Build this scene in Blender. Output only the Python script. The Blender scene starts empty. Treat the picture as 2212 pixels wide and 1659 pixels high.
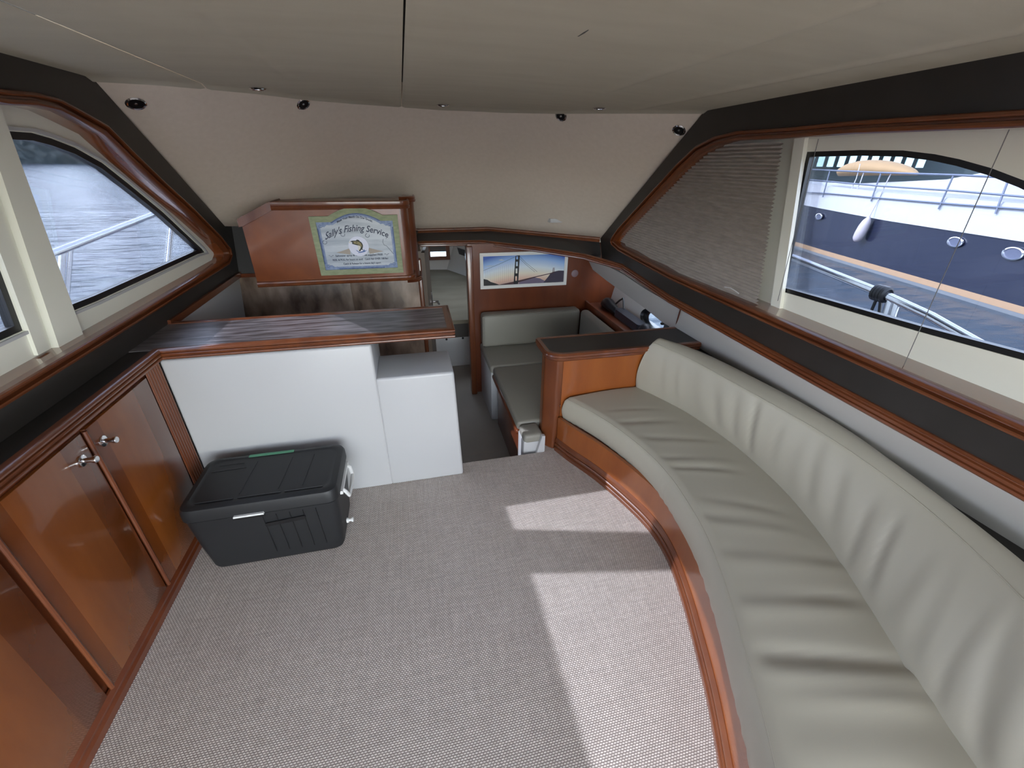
import bpy, bmesh, math, random
from mathutils import Vector, Matrix
from mathutils.geometry import tessellate_polygon
from mathutils.bvhtree import BVHTree
random.seed(7)
SC = bpy.context.scene
COL = SC.collection

# ------------------------------------------------------------------ camera
FPX, CX, CY = 910.34, 1106.0, 829.5
YAW, PITCH, ROLL = math.radians(-13.529), math.radians(27.656), math.radians(.559)
CAM = Vector((0, 0, 1.6))
_f = Vector((-math.sin(YAW)*math.cos(PITCH), math.cos(YAW)*math.cos(PITCH), -math.sin(PITCH)))
_r = Vector((math.cos(YAW), math.sin(YAW), 0))
_u = _r.cross(_f)
RT = _r*math.cos(ROLL)+_u*math.sin(ROLL)
UP = -_r*math.sin(ROLL)+_u*math.cos(ROLL)
cam = bpy.data.cameras.new('camera')
camo = bpy.data.objects.new('camera', cam)
COL.objects.link(camo)
M = Matrix((RT, UP, -_f)).transposed().to_4x4()
M.translation = CAM
camo.matrix_world = M
cam.sensor_fit = 'HORIZONTAL'
cam.sensor_width = 36.0
cam.lens = 36.0*FPX/2212.0
cam.clip_start = .02
cam.clip_end = 2000
SC.camera = camo

# ------------------------------------------------------------------ world, sun, exposure
SUN_DIR = Vector((-1, .24, .697)).normalized()
w = bpy.data.worlds.new('world'); SC.world = w; w.use_nodes = True
nt = w.node_tree; nt.nodes.clear()
sky = nt.nodes.new('ShaderNodeTexSky'); sky.sky_type = 'NISHITA'; sky.sun_disc = False
sky.sun_elevation = math.asin(SUN_DIR.z)
sky.sun_rotation = math.atan2(SUN_DIR.x, SUN_DIR.y)
sky.air_density = 1.0; sky.dust_density = .5; sky.ozone_density = 1.0
hs = nt.nodes.new('ShaderNodeHueSaturation'); hs.inputs['Saturation'].default_value = .38
bg = nt.nodes.new('ShaderNodeBackground'); bg.inputs['Strength'].default_value = .84
wo = nt.nodes.new('ShaderNodeOutputWorld')
nt.links.new(sky.outputs[0], hs.inputs['Color']); nt.links.new(hs.outputs[0], bg.inputs[0]); nt.links.new(bg.outputs[0], wo.inputs[0])
sl = bpy.data.lights.new('sun', 'SUN'); sl.energy = 4.4; sl.angle = math.radians(.6); sl.color = (1, .95, .9)
so = bpy.data.objects.new('sun', sl); COL.objects.link(so)
so.rotation_euler = SUN_DIR.to_track_quat('Z', 'Y').to_euler(); so.location = (-8, 2, 6)
SC.view_settings.view_transform = 'Standard'; SC.view_settings.look = 'None'
SC.view_settings.gamma = 1; SC.view_settings.use_curve_mapping = False
SC.view_settings.exposure = 1.7

# ------------------------------------------------------------------ helpers: pixels to points
def ray(u, v): return _f + RT*((u-CX)/FPX) - UP*((v-CY)/FPX)
def onplane(u, v, n, d):
    n = Vector(n); r = ray(u, v)
    return CAM + r*((d-n.dot(CAM))/n.dot(r))
def PZ(u, v, z=0): return onplane(u, v, (0, 0, 1), z)
def PY(u, v, y): return onplane(u, v, (0, 1, 0), y)
def PX(u, v, x): return onplane(u, v, (1, 0, 0), x)
YA = -1.8                               # aft end of the saloon
NL, DL = (1, 0, -.12), -1.2906          # port wall lining
NR, DR = (1, -.04, .04), 1.4944         # starboard wall lining
def xl(y, z, o=0): return DL+.12*z-o
def xr(y, z, o=0): return DR+.04*y-.04*z+o
def L2(u, v, o=0): p = onplane(u, v, NL, DL-o); return (p.y, p.z)
def R2(u, v, o=0): p = onplane(u, v, NR, DR+o); return (p.y, p.z)

# ------------------------------------------------------------------ helpers: objects
def obj(name, verts, faces, mat=None, parent=None, smooth=True, ang=40):
    me = bpy.data.meshes.new(name)
    me.from_pydata([tuple(v) for v in verts], [], faces)
    bm = bmesh.new(); bm.from_mesh(me)
    bmesh.ops.remove_doubles(bm, verts=bm.verts, dist=1e-5)
    bmesh.ops.recalc_face_normals(bm, faces=bm.faces)
    bm.to_mesh(me); bm.free()
    return finish(name, me, mat, parent, smooth, ang)
def finish(name, me, mat, parent, smooth=True, ang=40):
    if smooth:
        for p in me.polygons: p.use_smooth = True
        me.set_sharp_from_angle(angle=math.radians(ang))
    o = bpy.data.objects.new(name, me); COL.objects.link(o)
    if mat: me.materials.append(mat)
    if parent is not None: adopt(o, parent)
    return o
def adopt(o, parent):
    o.parent = parent
    if parent.type == 'EMPTY' or parent.type == 'MESH':
        o.matrix_parent_inverse = wm(parent).inverted()
def wm(o):
    m = Matrix.LocRotScale(o.location, o.rotation_euler, o.scale)
    if o.parent is not None: m = wm(o.parent) @ o.matrix_parent_inverse @ m
    return m
def thing(name, label, cat, loc=(0, 0, 0), group=None):
    o = bpy.data.objects.new(name, None); COL.objects.link(o); o.location = loc
    o.empty_display_size = .1
    return tag(o, label, cat, group)
def tag(o, label, cat, group=None):
    o['label'] = label; o['category'] = cat
    if group: o['group'] = group
    return o
def struct(o, label=None):
    o['kind'] = 'structure'
    if label: o['label'] = label
    return o
def sroot(name, loc=(0, 0, 0), label=None):
    o = bpy.data.objects.new(name, None); COL.objects.link(o); o.location = loc; o.empty_display_size = .1
    return struct(o, label)
def bmobj(name, bm, mat, parent=None, ang=40):
    me = bpy.data.meshes.new(name); bmesh.ops.recalc_face_normals(bm, faces=bm.faces); bm.to_mesh(me); bm.free()
    return finish(name, me, mat, parent, True, ang)
def bmbox(x0, x1, y0, y1, z0, z1, bev=0, seg=2, bm=None, taper=0):
    bm = bm or bmesh.new()
    cx, cy = (x0+x1)/2, (y0+y1)/2
    vs = []
    for z, k in ((z0, 1-taper), (z1, 1)):
        for x, y in ((x0, y0), (x1, y0), (x1, y1), (x0, y1)):
            vs.append(bm.verts.new((cx+(x-cx)*k, cy+(y-cy)*k, z)))
    fs = [(0, 3, 2, 1), (4, 5, 6, 7), (0, 1, 5, 4), (1, 2, 6, 5), (2, 3, 7, 6), (3, 0, 4, 7)]
    nf = [bm.faces.new([vs[i] for i in f]) for f in fs]
    if bev:
        es = {e for f in nf for e in f.edges}
        bmesh.ops.bevel(bm, geom=list(es), offset=bev, segments=seg, affect='EDGES', profile=.5)
    return bm
def box(name, b, mat, parent=None, bev=.003, seg=2, taper=0):
    return bmobj(name, bmbox(*b, bev=bev, seg=seg, taper=taper), mat, parent)
def cushion(name, b, mat, parent=None, bev=.03, puff=.0, yaw=0):
    bm = bmbox(*b, bev=bev, seg=4)
    return bmobj(name, bm, mat, parent, 60)
def prism(outer, holes, t0, t1, mp):
    """polygon with holes in (a,b), extruded from c=t0 to t1, mapped by mp(a,b,c)"""
    loops = [outer]+list(holes)
    flat = [p for l in loops for p in l]
    tris = tessellate_polygon([[Vector((p[0], p[1], 0)) for p in l] for l in loops])
    n = len(flat)
    V = [mp(a, b, t0) for a, b in flat]+[mp(a, b, t1) for a, b in flat]
    F = [tuple(t) for t in tris]+[tuple(i+n for i in t) for t in tris]
    k = 0
    for l in loops:
        m = len(l)
        for i in range(m):
            a, b = k+i, k+(i+1) % m
            F.append((a, b, b+n, a+n))
        k += m
    return V, F
def slab(name, outer, holes, t0, t1, mp, mat, parent=None, ang=30):
    V, F = prism(outer, holes, t0, t1, mp)
    return obj(name, V, F, mat, parent, True, ang)
def tube(name, path, r, mat, parent=None, n=10, closed=False):
    V, F = tubegeo(path, r, n, closed)
    return obj(name, V, F, mat, parent, True, 50)
def tubegeo(path, r, n=10, closed=False):
    P = [Vector(p) for p in path]; m = len(P)
    rr = r if isinstance(r, (list, tuple)) else [r]*m
    V, F = [], []
    nrm = None
    for i, p in enumerate(P):
        a = P[(i-1) % m] if (closed or i > 0) else p
        b = P[(i+1) % m] if (closed or i < m-1) else p
        t = (b-a).normalized()
        if nrm is None:
            nrm = t.cross(Vector((0, 0, 1)))
            if nrm.length < .1: nrm = t.cross(Vector((1, 0, 0)))
        nrm = (nrm-t*nrm.dot(t)).normalized()
        bn = t.cross(nrm)
        for k in range(n):
            q = 2*math.pi*k/n
            V.append(p+(nrm*math.cos(q)+bn*math.sin(q))*rr[i])
    for i in range(m if closed else m-1):
        for k in range(n):
            a = i*n+k; b = i*n+(k+1) % n; c = ((i+1) % m)*n+k; d = ((i+1) % m)*n+(k+1) % n
            F.append((a, b, d, c))
    if not closed:
        F.append(tuple(range(n))); F.append(tuple((m-1)*n+k for k in range(n)))
    return V, F
def mould(path, prof, mp, closed=True):
    """sweep profile (o,h) along 2D path; o along the left normal, h through mp(a,b,h)"""
    P = [Vector(p) for p in path]; m = len(P); V, F = [], []
    for i in range(m):
        p = P[i]
        d0 = (p-P[i-1]) if (closed or i > 0) else (P[1]-P[0])
        d1 = (P[(i+1) % m]-p) if (closed or i < m-1) else (P[-1]-P[-2])
        d0 = d0.normalized(); d1 = d1.normalized()
        n0 = Vector((-d0.y, d0.x)); n1 = Vector((-d1.y, d1.x))
        mm = n0+n1
        if mm.length < 1e-4: mm = n0
        mm = mm.normalized(); k = 1/max(.35, mm.dot(n0))
        for o, h in prof:
            q = p+mm*(o*k); V.append(mp(q.x, q.y, h))
    n = len(prof)
    for i in range(m if closed else m-1):
        j = (i+1) % m
        for k in range(n):
            F.append((i*n+k, i*n+(k+1) % n, j*n+(k+1) % n, j*n+k))
    if not closed:
        F.append(tuple(range(n))); F.append(tuple((m-1)*n+k for k in range(n)))
    return V, F
def sweep3(name, path, prof, mat, parent=None, up=(0, 0, 1), ang=35):
    """profile (side, up) along open 3D path"""
    P = [Vector(p) for p in path]; m = len(P); V, F = [], []; U = Vector(up)
    for i in range(m):
        d0 = (P[i]-P[i-1]) if i > 0 else (P[1]-P[0])
        d1 = (P[i+1]-P[i]) if i < m-1 else (P[-1]-P[-2])
        s0 = d0.cross(U).normalized(); s1 = d1.cross(U).normalized()
        s = (s0+s1).normalized(); k = 1/max(.4, s.dot(s0))
        t = (d0.normalized()+d1.normalized()).normalized()
        uu = s.cross(t).normalized()
        for a, b in prof: V.append(P[i]+s*(a*k)+uu*b)
    n = len(prof)
    for i in range(m-1):
        for k in range(n):
            F.append((i*n+k, i*n+(k+1) % n, (i+1)*n+(k+1) % n, (i+1)*n+k))
    F.append(tuple(range(n))); F.append(tuple((m-1)*n+k for k in range(n)))
    return obj(name, V, F, mat, parent, True, ang)
def grid(name, rows, mat, parent=None, ang=60, cap=False):
    n = len(rows[0]); V = [p for r in rows for p in r]; F = []
    for i in range(len(rows)-1):
        for k in range(n-1):
            F.append((i*n+k, i*n+k+1, (i+1)*n+k+1, (i+1)*n+k))
    if cap:
        F.append(tuple(range(n))); F.append(tuple((len(rows)-1)*n+k for k in range(n)))
    return obj(name, V, F, mat, parent, True, ang)
def lathe(name, prof, origin, axis, mat, parent=None, n=24, sx=1):
    ax = Vector(axis).normalized(); q = ax.to_track_quat('Z', 'Y').to_matrix(); O = Vector(origin)
    V, F = [], []
    for r, h in prof:
        for k in range(n):
            a = 2*math.pi*k/n
            V.append(O+q @ Vector((r*math.cos(a)*sx, r*math.sin(a), h)))
    for i in range(len(prof)-1):
        for k in range(n):
            F.append((i*n+k, i*n+(k+1) % n, (i+1)*n+(k+1) % n, (i+1)*n+k))
    F.append(tuple(range(n))); F.append(tuple((len(prof)-1)*n+k for k in range(n)))
    return obj(name, V, F, mat, parent, True, 35)
def catmull(P, n):
    P = [Vector(p) for p in P]; m = len(P); out = []
    for i in range(n):
        t = i/(n-1)*(m-1); k = min(int(t), m-2); f = t-k
        p0 = P[max(k-1, 0)]; p1 = P[k]; p2 = P[k+1]; p3 = P[min(k+2, m-1)]
        if k == 0: p0 = p1*2-p2
        if k == m-2: p3 = p2*2-p1
        out.append(.5*((2*p1)+(p2-p0)*f+(2*p0-5*p1+4*p2-p3)*f*f+(3*p1-p0-3*p2+p3)*f**3))
    return out
def rounded(pts, r, seg=5):
    out = []; m = len(pts)
    for i in range(m):
        p = Vector(pts[i]); a = Vector(pts[i-1]); b = Vector(pts[(i+1) % m])
        ri = r[i] if isinstance(r, (list, tuple)) else r
        if ri <= 0: out.append(tuple(p)); continue
        da = a-p; db = b-p
        k = min(ri, da.length*.45, db.length*.45)
        p0 = p+da.normalized()*k; p1 = p+db.normalized()*k
        for s in range(seg+1):
            t = s/seg; out.append(tuple(p0*(1-t)**2+p*2*t*(1-t)+p1*t*t))
    return out
def ccw(p):
    a = sum(p[i-1][0]*p[i][1]-p[i][0]*p[i-1][1] for i in range(len(p)))
    return p if a > 0 else p[::-1]

# ------------------------------------------------------------------ materials
def S(r, g, b):
    f = lambda c: c/12.92/255 if c <= 10.3 else ((c/255+.055)/1.055)**2.4
    return (f(r), f(g), f(b), 1)
def mat(name, col, rough=.5, metal=0, coat=0, noise=None, bump=None, spec=.5, sheen=0):
    """noise=(scale xyz, col2, detail, lo, hi)  bump=(scale xyz, strength, dist)"""
    m = bpy.data.materials.new(name); m.use_nodes = True; N = m.node_tree; b = N.nodes['Principled BSDF']
    c = col if len(col) == 4 else tuple(col)+(1,)
    b.inputs['Base Color'].default_value = c; b.inputs['Roughness'].default_value = rough
    b.inputs['Metallic'].default_value = metal; b.inputs['Coat Weight'].default_value = coat
    b.inputs['Coat Roughness'].default_value = .06
    b.inputs['Specular IOR Level'].default_value = spec
    if noise or bump: tc = N.nodes.new('ShaderNodeNewGeometry')
    def nz(scale, detail=4):
        mp = N.nodes.new('ShaderNodeMapping'); mp.inputs['Scale'].default_value = scale
        N.links.new(tc.outputs['Position'], mp.inputs[0])
        t = N.nodes.new('ShaderNodeTexNoise'); t.inputs['Scale'].default_value = 1; t.inputs['Detail'].default_value = detail
        N.links.new(mp.outputs[0], t.inputs['Vector']); return t
    if noise:
        sc, c2, det, lo, hi = noise
        t = nz(sc, det); r = N.nodes.new('ShaderNodeValToRGB')
        r.color_ramp.elements[0].position = lo; r.color_ramp.elements[1].position = hi
        r.color_ramp.elements[0].color = c; r.color_ramp.elements[1].color = c2 if len(c2) == 4 else tuple(c2)+(1,)
        N.links.new(t.outputs['Fac'], r.inputs[0]); N.links.new(r.outputs[0], b.inputs['Base Color'])
    if bump:
        sc, st, di = bump
        t = nz(sc, 3); bp = N.nodes.new('ShaderNodeBump'); bp.inputs['Strength'].default_value = st; bp.inputs['Distance'].default_value = di
        N.links.new(t.outputs['Fac'], bp.inputs['Height']); N.links.new(bp.outputs[0], b.inputs['Normal'])
    return m
WOOD = mat('cherry_wood', (.10, .026, .009), .32, coat=.5, noise=((14, 3, 3), (.17, .048, .014, 1), 5, .3, .7))
WOODG = mat('cherry_gloss', (.16, .038, .010), .14, coat=1, noise=((14, 3, 3), (.24, .065, .016, 1), 5, .3, .7))
WOODV = mat('cherry_veneer', (.22, .055, .010), .3, coat=.6, noise=((9, 9, 2.2), (.31, .09, .018, 1), 6, .3, .72))
WOODL = mat('cherry_locker', (.15, .035, .008), .3, coat=.35, noise=((7, 7, 7), (.21, .055, .012, 1), 5, .3, .72))
WOODD = mat('cherry_dark', (.10, .023, .008), .3, coat=.5, noise=((8, 8, 2), (.16, .04, .012, 1), 5, .3, .72))
DARK = mat('dark_laminate', (.020, .017, .014), .42, noise=((8, 8, 8), (.026, .022, .019, 1), 3, .3, .7))
DASHM = mat('dash_vinyl', (.035, .033, .033), .55, bump=((300, 300, 300), .2, .001))
COUNTER = mat('streaked_laminate', (.036, .028, .027), .28, noise=((6, 50, 5), (.27, .245, .25, 1), 6, .35, .8))
FRP = mat('white_gelcoat', (.48, .482, .485), .3, bump=((60, 60, 60), .03, .002))
CREAM = mat('cream_gelcoat', (.80, .79, .69), .42)
PANELW = mat('white_panel', (.50, .48, .45), .55)
LINER = mat('headliner_vinyl', (.51, .465, .365), .62, bump=((380, 380, 380), .25, .001), noise=((3, 14, 3), (.55, .505, .40, 1), 3, .3, .7))
FABRIC = mat('front_panel_fabric', (.73, .625, .52), .85, bump=((420, 420, 420), .5, .0012), noise=((40, 40, 40), (.77, .665, .56, 1), 4, .3, .7))
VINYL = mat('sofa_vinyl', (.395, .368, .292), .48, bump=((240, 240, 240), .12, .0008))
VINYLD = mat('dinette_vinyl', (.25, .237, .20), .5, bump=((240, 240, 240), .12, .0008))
BLACK = mat('black_rubber', (.006, .006, .007), .4)
COOLER = mat('charcoal_plastic', (.011, .012, .0135), .5, bump=((500, 500, 500), .3, .0008))
WHITEP = mat('white_plastic', (.72, .72, .70), .4)
CHROME = mat('chrome', (.75, .75, .76), .12, metal=1)
STEEL = mat('stainless', (.62, .64, .68), .2, metal=1)
BLIND = mat('blind_fabric', (.38, .34, .30), .8, noise=((14, 14, 60), (.48, .435, .385, 1), 5, .3, .7))
MARBLE = mat('brown_stone_laminate', (.12, .075, .050), .4, noise=((8, 8, 4), (.42, .31, .235, 1), 9, .36, .66))
BED = mat('bed_cover', (.25, .235, .18), .85, noise=((2, 5, 2), (.32, .30, .23, 1), 3, .35, .7))
GREYB = mat('grey_upholstery', (.10, .095, .09), .8)
SOLE = mat('galley_sole', (.28, .26, .23), .6, noise=((2, 2, 2), (.33, .305, .27, 1), 3, .3, .7))
TAUPE = mat('taupe_laminate', (.17, .13, .10), .5)
GREEN = mat('green_tape', (.09, .30, .17), .6)

def carpet_mat():
    m = bpy.data.materials.new('woven_vinyl_carpet'); m.use_nodes = True; N = m.node_tree; L = N.links.new; b = N.nodes['Principled BSDF']
    g = N.nodes.new('ShaderNodeNewGeometry')
    mp = N.nodes.new('ShaderNodeMapping'); mp.inputs['Scale'].default_value = (1, 1, 1); L(g.outputs['Position'], mp.inputs[0])
    br = N.nodes.new('ShaderNodeTexBrick'); br.inputs['Scale'].default_value = 1
    br.inputs['Brick Width'].default_value = .0100; br.inputs['Row Height'].default_value = .0066; br.inputs['Mortar Size'].default_value = .0017
    br.inputs['Mortar Smooth'].default_value = .6; br.offset = .5
    br.inputs['Color1'].default_value = (.80, .74, .68, 1); br.inputs['Color2'].default_value = (.68, .61, .55, 1); br.inputs['Mortar'].default_value = (.24, .195, .17, 1)
    L(mp.outputs[0], br.inputs['Vector'])
    def noise(sc, det):
        q = N.nodes.new('ShaderNodeMapping'); q.inputs['Scale'].default_value = sc; L(g.outputs['Position'], q.inputs[0])
        t = N.nodes.new('ShaderNodeTexNoise'); t.inputs['Scale'].default_value = 1; t.inputs['Detail'].default_value = det; L(q.outputs[0], t.inputs['Vector']); return t
    n1 = noise((7, 90, 1), 4); n2 = noise((90, 7, 1), 3)
    ad = N.nodes.new('ShaderNodeMath'); ad.operation = 'ADD'; L(n1.outputs['Fac'], ad.inputs[0]); L(n2.outputs['Fac'], ad.inputs[1])
    rp = N.nodes.new('ShaderNodeMapRange'); rp.inputs['From Min'].default_value = .6; rp.inputs['From Max'].default_value = 1.4
    rp.inputs['To Min'].default_value = .82; rp.inputs['To Max'].default_value = 1.14; L(ad.outputs[0], rp.inputs[0])
    mx = N.nodes.new('ShaderNodeMix'); mx.data_type = 'RGBA'; mx.blend_type = 'MULTIPLY'; mx.inputs['Factor'].default_value = 1
    L(br.outputs['Color'], mx.inputs['A']); L(rp.outputs[0], mx.inputs['B']); L(mx.outputs['Result'], b.inputs['Base Color'])
    bp = N.nodes.new('ShaderNodeBump'); bp.inputs['Strength'].default_value = .5; bp.inputs['Distance'].default_value = .002
    iv = N.nodes.new('ShaderNodeMath'); iv.operation = 'SUBTRACT'; iv.inputs[0].default_value = 1; L(br.outputs['Fac'], iv.inputs[1])
    L(iv.outputs[0], bp.inputs['Height']); L(bp.outputs[0], b.inputs['Normal'])
    b.inputs['Roughness'].default_value = .6
    return m
CARPET = carpet_mat()
def glass_mat(name, tint, refl=.6):
    m = bpy.data.materials.new(name); m.use_nodes = True; N = m.node_tree; N.nodes.clear(); L = N.links.new
    o = N.nodes.new('ShaderNodeOutputMaterial'); mx = N.nodes.new('ShaderNodeMixShader')
    t = N.nodes.new('ShaderNodeBsdfTransparent'); t.inputs[0].default_value = tint
    g = N.nodes.new('ShaderNodeBsdfGlossy'); g.inputs['Roughness'].default_value = .01
    f = N.nodes.new('ShaderNodeFresnel'); f.inputs['IOR'].default_value = 1.4
    k = N.nodes.new('ShaderNodeMath'); k.operation = 'MULTIPLY'; k.inputs[1].default_value = refl
    L(f.outputs[0], k.inputs[0]); L(k.outputs[0], mx.inputs[0]); L(t.outputs[0], mx.inputs[1]); L(g.outputs[0], mx.inputs[2]); L(mx.outputs[0], o.inputs[0])
    return m
GLASS = glass_mat('tinted_glass', (.52, .545, .60, 1))
GLASSC = glass_mat('port_glass', (.8, .85, .9, 1))

# ------------------------------------------------------------------ ceiling and front panel
def zc(x):
    t = (x+1.07)/2.59
    return 1.863+(1.839-1.863)*t+.16*t*(1-t)
FE = []
for q in ((195, 168), (330, 176), (465, 188), (557, 197), (655, 210), (760, 219), (870, 227), (950, 233), (1030, 236), (1090, 239), (1200, 241), (1350, 240), (1440, 240), (1525, 240)):
    z = 1.87
    for _ in range(30):
        p = PZ(q[0], q[1], z); z = zc(p.x)
    FE.append(p)
def yfe(x):
    for a, b in zip(FE, FE[1:]):
        if x <= b.x: break
    t = (x-a.x)/(b.x-a.x); return a.y+(b.y-a.y)*t
def cpt(u, v):
    z = 1.87
    for _ in range(40):
        p = PZ(u, v, z); z = zc(p.x)
    return p
CRE = [((415, 0), (620, 165), .004), ((1896, 0), (1281, 207), .006), ((2212, 65), (1366, 237), .006), ((330, 42), (700, 165), .002)]
CRE = [(cpt(*a), cpt(*b), h) for a, b, h in CRE]
def zceil(x, y):
    z = zc(x)
    for a, b, h in CRE:
        d = Vector((b.x-a.x, b.y-a.y)); L = d.length; d /= L
        q = Vector((x-a.x, y-a.y)); t = q.dot(d)
        if t > L: continue
        e = abs(q.x*d.y-q.y*d.x)
        z -= h*math.exp(-(e/.02)**2)
    e = yfe(max(-1.07, min(1.52, x)))-y
    if e < .05: z -= .012*(1-max(e, 0)/.05)**2
    return z
ceil = struct(obj('ceiling', [(-1.3, YA, 1.99), (1.8, YA, 1.99), (1.8, 3.2, 1.99), (-1.3, 3.2, 1.99), (-1.3, YA, 2.02), (1.8, YA, 2.02), (1.8, 3.2, 2.02), (-1.3, 3.2, 2.02)],
    [(0, 1, 2, 3), (4, 5, 6, 7), (0, 1, 5, 4), (1, 2, 6, 5), (2, 3, 7, 6), (3, 0, 4, 7)], GREYB), 'moulded roof above the headliner panels')
SEAM = PZ(870, 120, 1.9).x
sl0, sl1 = cpt(0, 5), cpt(250, 107)
def seamx(y): return sl0.x+(sl1.x-sl0.x)*(y-sl0.y)/(sl1.y-sl0.y)
def head_panel(fa, fb, nx, label):
    rows = []
    ys = [-1+3.2*i/110 for i in range(111)]
    for i in range(111):
        row = []
        s = i/110
        for k in range(nx+1):
            t = k/nx
            x = fa(1.5)+(fb(1.5)-fa(1.5))*t
            for _ in range(3):
                yf = yfe(max(-1.07, min(1.52, x)))
                y = YA+(yf-YA)*s
                xa, xb = fa(y), fb(y); x = xa+(xb-xa)*t
            edge = min(t*(xb-xa), (1-t)*(xb-xa))
            row.append((x, y, zceil(x, y)+(.004*(1-edge/.012) if edge < .012 else 0)))
        rows.append(row)
    o = grid('headliner_panel', rows, LINER, ceil)
    o['label'] = label
    return o
head_panel(lambda y: -1.08, lambda y: min(max(seamx(y), -1.06), -.35)-.002, 20, 'narrow outer headliner panel on the port side')
head_panel(lambda y: min(max(seamx(y), -1.06), -.35)+.002, lambda y: SEAM-.0025, 60, 'middle headliner panel left of the long seam')
head_panel(lambda y: SEAM+.0025, lambda y: 1.53, 110, 'wide creased headliner panel right of the long seam')

tr0, tr1 = cpt(1236, 87), cpt(1291, 52)
obj('tear_mark', *tubegeo([tr0.lerp(tr1, t)+Vector((0, 0, .003)) for t in (0, .25, .5, .75, 1)], [.0003, .0035, .0045, .003, .0003], 6), GREYB, ceil)
# bottom edge of the sloping front panel
BE = [Vector((xl(*L2(487, 490)),)+L2(487, 490)), Vector((-.37, 3.93, 1.10)), Vector((.1, 3.93, 1.08)), PZ(1055, 493, 1.08), Vector((xr(*R2(1297, 515)),)+R2(1297, 515))]
def along(P, n):
    L = [0]
    for a, b in zip(P, P[1:]): L.append(L[-1]+(b-a).length)
    out = []
    for i in range(n):
        s = L[-1]*i/(n-1); k = 0
        while k < len(P)-2 and L[k+1] < s: k += 1
        out.append(P[k].lerp(P[k+1], (s-L[k])/(L[k+1]-L[k])))
    return out
tp = along(FE, 41); bp_ = along(BE, 41)
rows = []
for j in range(13):
    t = j/12
    rows.append([a.lerp(b, t)+Vector((0, .012*math.sin(math.pi*t), .012*math.sin(math.pi*t)))+Vector((0, 0, .004)) for a, b in zip(tp, bp_)])
def widen(r_, o):
    return [r_[0]+o+Vector((-.16, 0, 0))]+[p+o for p in r_]+[r_[-1]+o+Vector((.2, 0, 0))]
rows2 = [widen(r_, Vector((0, 0, 0))) for r_ in rows]
tail = [widen(rows[-1], Vector((0, .22, .02))), widen(rows[-1], Vector((0, .24, .08)))]
skin = [widen(r_, Vector((0, .07, .07))) for r_ in rows[::-1]]+[widen(rows[0], Vector((0, -.25, .12)))]
wf = struct(grid('wall_front', rows2+tail+skin, FABRIC), 'sloping fabric panel over the windscreen')
bvf = BVHTree.FromPolygons([tuple(p) for r in rows for p in r], [(i*41+k, i*41+k+1, (i+1)*41+k+1, (i+1)*41+k) for i in range(12) for k in range(40)])
crow = []
for i in range(60):
    row = []
    for k in range(80):
        x = -1.07+2.59*k/79; y = YA+(yfe(x)-YA)*i/59; row.append((x, y, zceil(x, y)))
    crow.append(row)
bvc = BVHTree.FromPolygons([p for r in crow for p in r], [(i*80+k, i*80+k+1, (i+1)*80+k+1, (i+1)*80+k) for i in range(59) for k in range(79)])

# ------------------------------------------------------------------ port wall
lmo = [L2(*q) for q in ((0, 193), (63, 198), (117, 212), (164.6, 237), (221.5, 269), (285, 332), (348, 392), (411, 449), (470, 508), (492, 535), (497, 552), (490, 572), (250, 722), (0, 878))]
lmo = [(-1.45, lmo[0][1]+.012), (.8, lmo[0][1]+.008)]+lmo+[(.5, lmo[-1][1]), (-1.45, lmo[-1][1])]
lmo = ccw(lmo)
# opening = path moved inwards
def inset(path, d):
    V, _ = mould(path, [(d, 0)], lambda a, b, h: (a, b, h)); return [(v[0], v[1]) for v in V]
lopen = inset(lmo, .025)
ml = lambda y, z, c: (xl(y, z)-c, y, z)
c0 = L2(195, 168); c1 = L2(487, 490)
louter = [(YA, .86), (3.37, .86), (3.37, c1[1]), c1, (c0[0], c0[1]+.01), (YA, 1.88)]
wl = struct(slab('wall_left', ccw(louter), [lopen], 0, .015, ml, DARK), 'dark brown laminate wall lining around the port window')
WP = [(0, 0), (0, .014), (.003, .019), (.009, .021), (.0125, .018), (.0135, .008), (.015, .001), (.020, .001), (.0215, .008), (.0225, .013), (.029, .016), (.034, .013), (.037, .007), (.037, -.02), (.026, -.02), (.026, 0)]
def wmould(name, path, mp, mat_, parent=None):
    V, F = mould(path, WP, mp); return obj(name, V, F, mat_, parent, True, 28)
t1 = struct(wmould('trim_1', lmo, lambda y, z, h: (xl(y, z)+h, y, z), WOOD), 'grooved varnished wood moulding around the port window')
# cream outer frame with two panes
OFL = .078
gp1 = [L2(u, v, OFL) for u, v in ((2, 282), (70.5, 287), (113, 299), (164.5, 319), (223, 352), (282, 399), (352.6, 457.5), (438, 538), (443, 545), (428, 549), (211.6, 650), (150.5, 675), (101, 549), (28, 361))]
a1, a2 = L2(9, 628, OFL), L2(45.5, 716, OFL); a3 = L2(0, 741, OFL)
yb = a2[0]
gp2 = [(yb+.012, a2[1]), (yb+.03, 1.655), (1.45, 1.655), (1.25, 1.645), (1.1, 1.615), (.93, 1.56), (.7, 1.46), (.48, 1.32), (.35, 1.2), (.31, 1.12), (.34, a2[1]-.005)]
gp7 = rounded([(.1, 1.10), (.1, 1.66), (-1.3, 1.66), (-1.3, 1.10)], .08)  # added opening behind the camera, lets in extra fill light from port
mg = lambda y, z, c: (xl(y, z, OFL)-c, y, z)
fouter = [(-1.7, .95), (3.65, .95), (3.65, 1.15), (2.6, 1.84), (-1.7, 1.84)]
w1 = sroot('window_1', (xl(2.3, 1.06, OFL), 2.3, 1.06), 'forward port window pane')
w2 = sroot('window_2', (xl(.8, 1.06, OFL), .8, 1.06), 'aft port window pane')
fr = struct(slab('wall_left_outer', ccw(fouter), [ccw(gp1)[::-1], ccw(gp2)[::-1], ccw(gp7)[::-1]], 0, .035, mg, CREAM), 'cream moulded cabin side outside the port lining')
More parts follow.
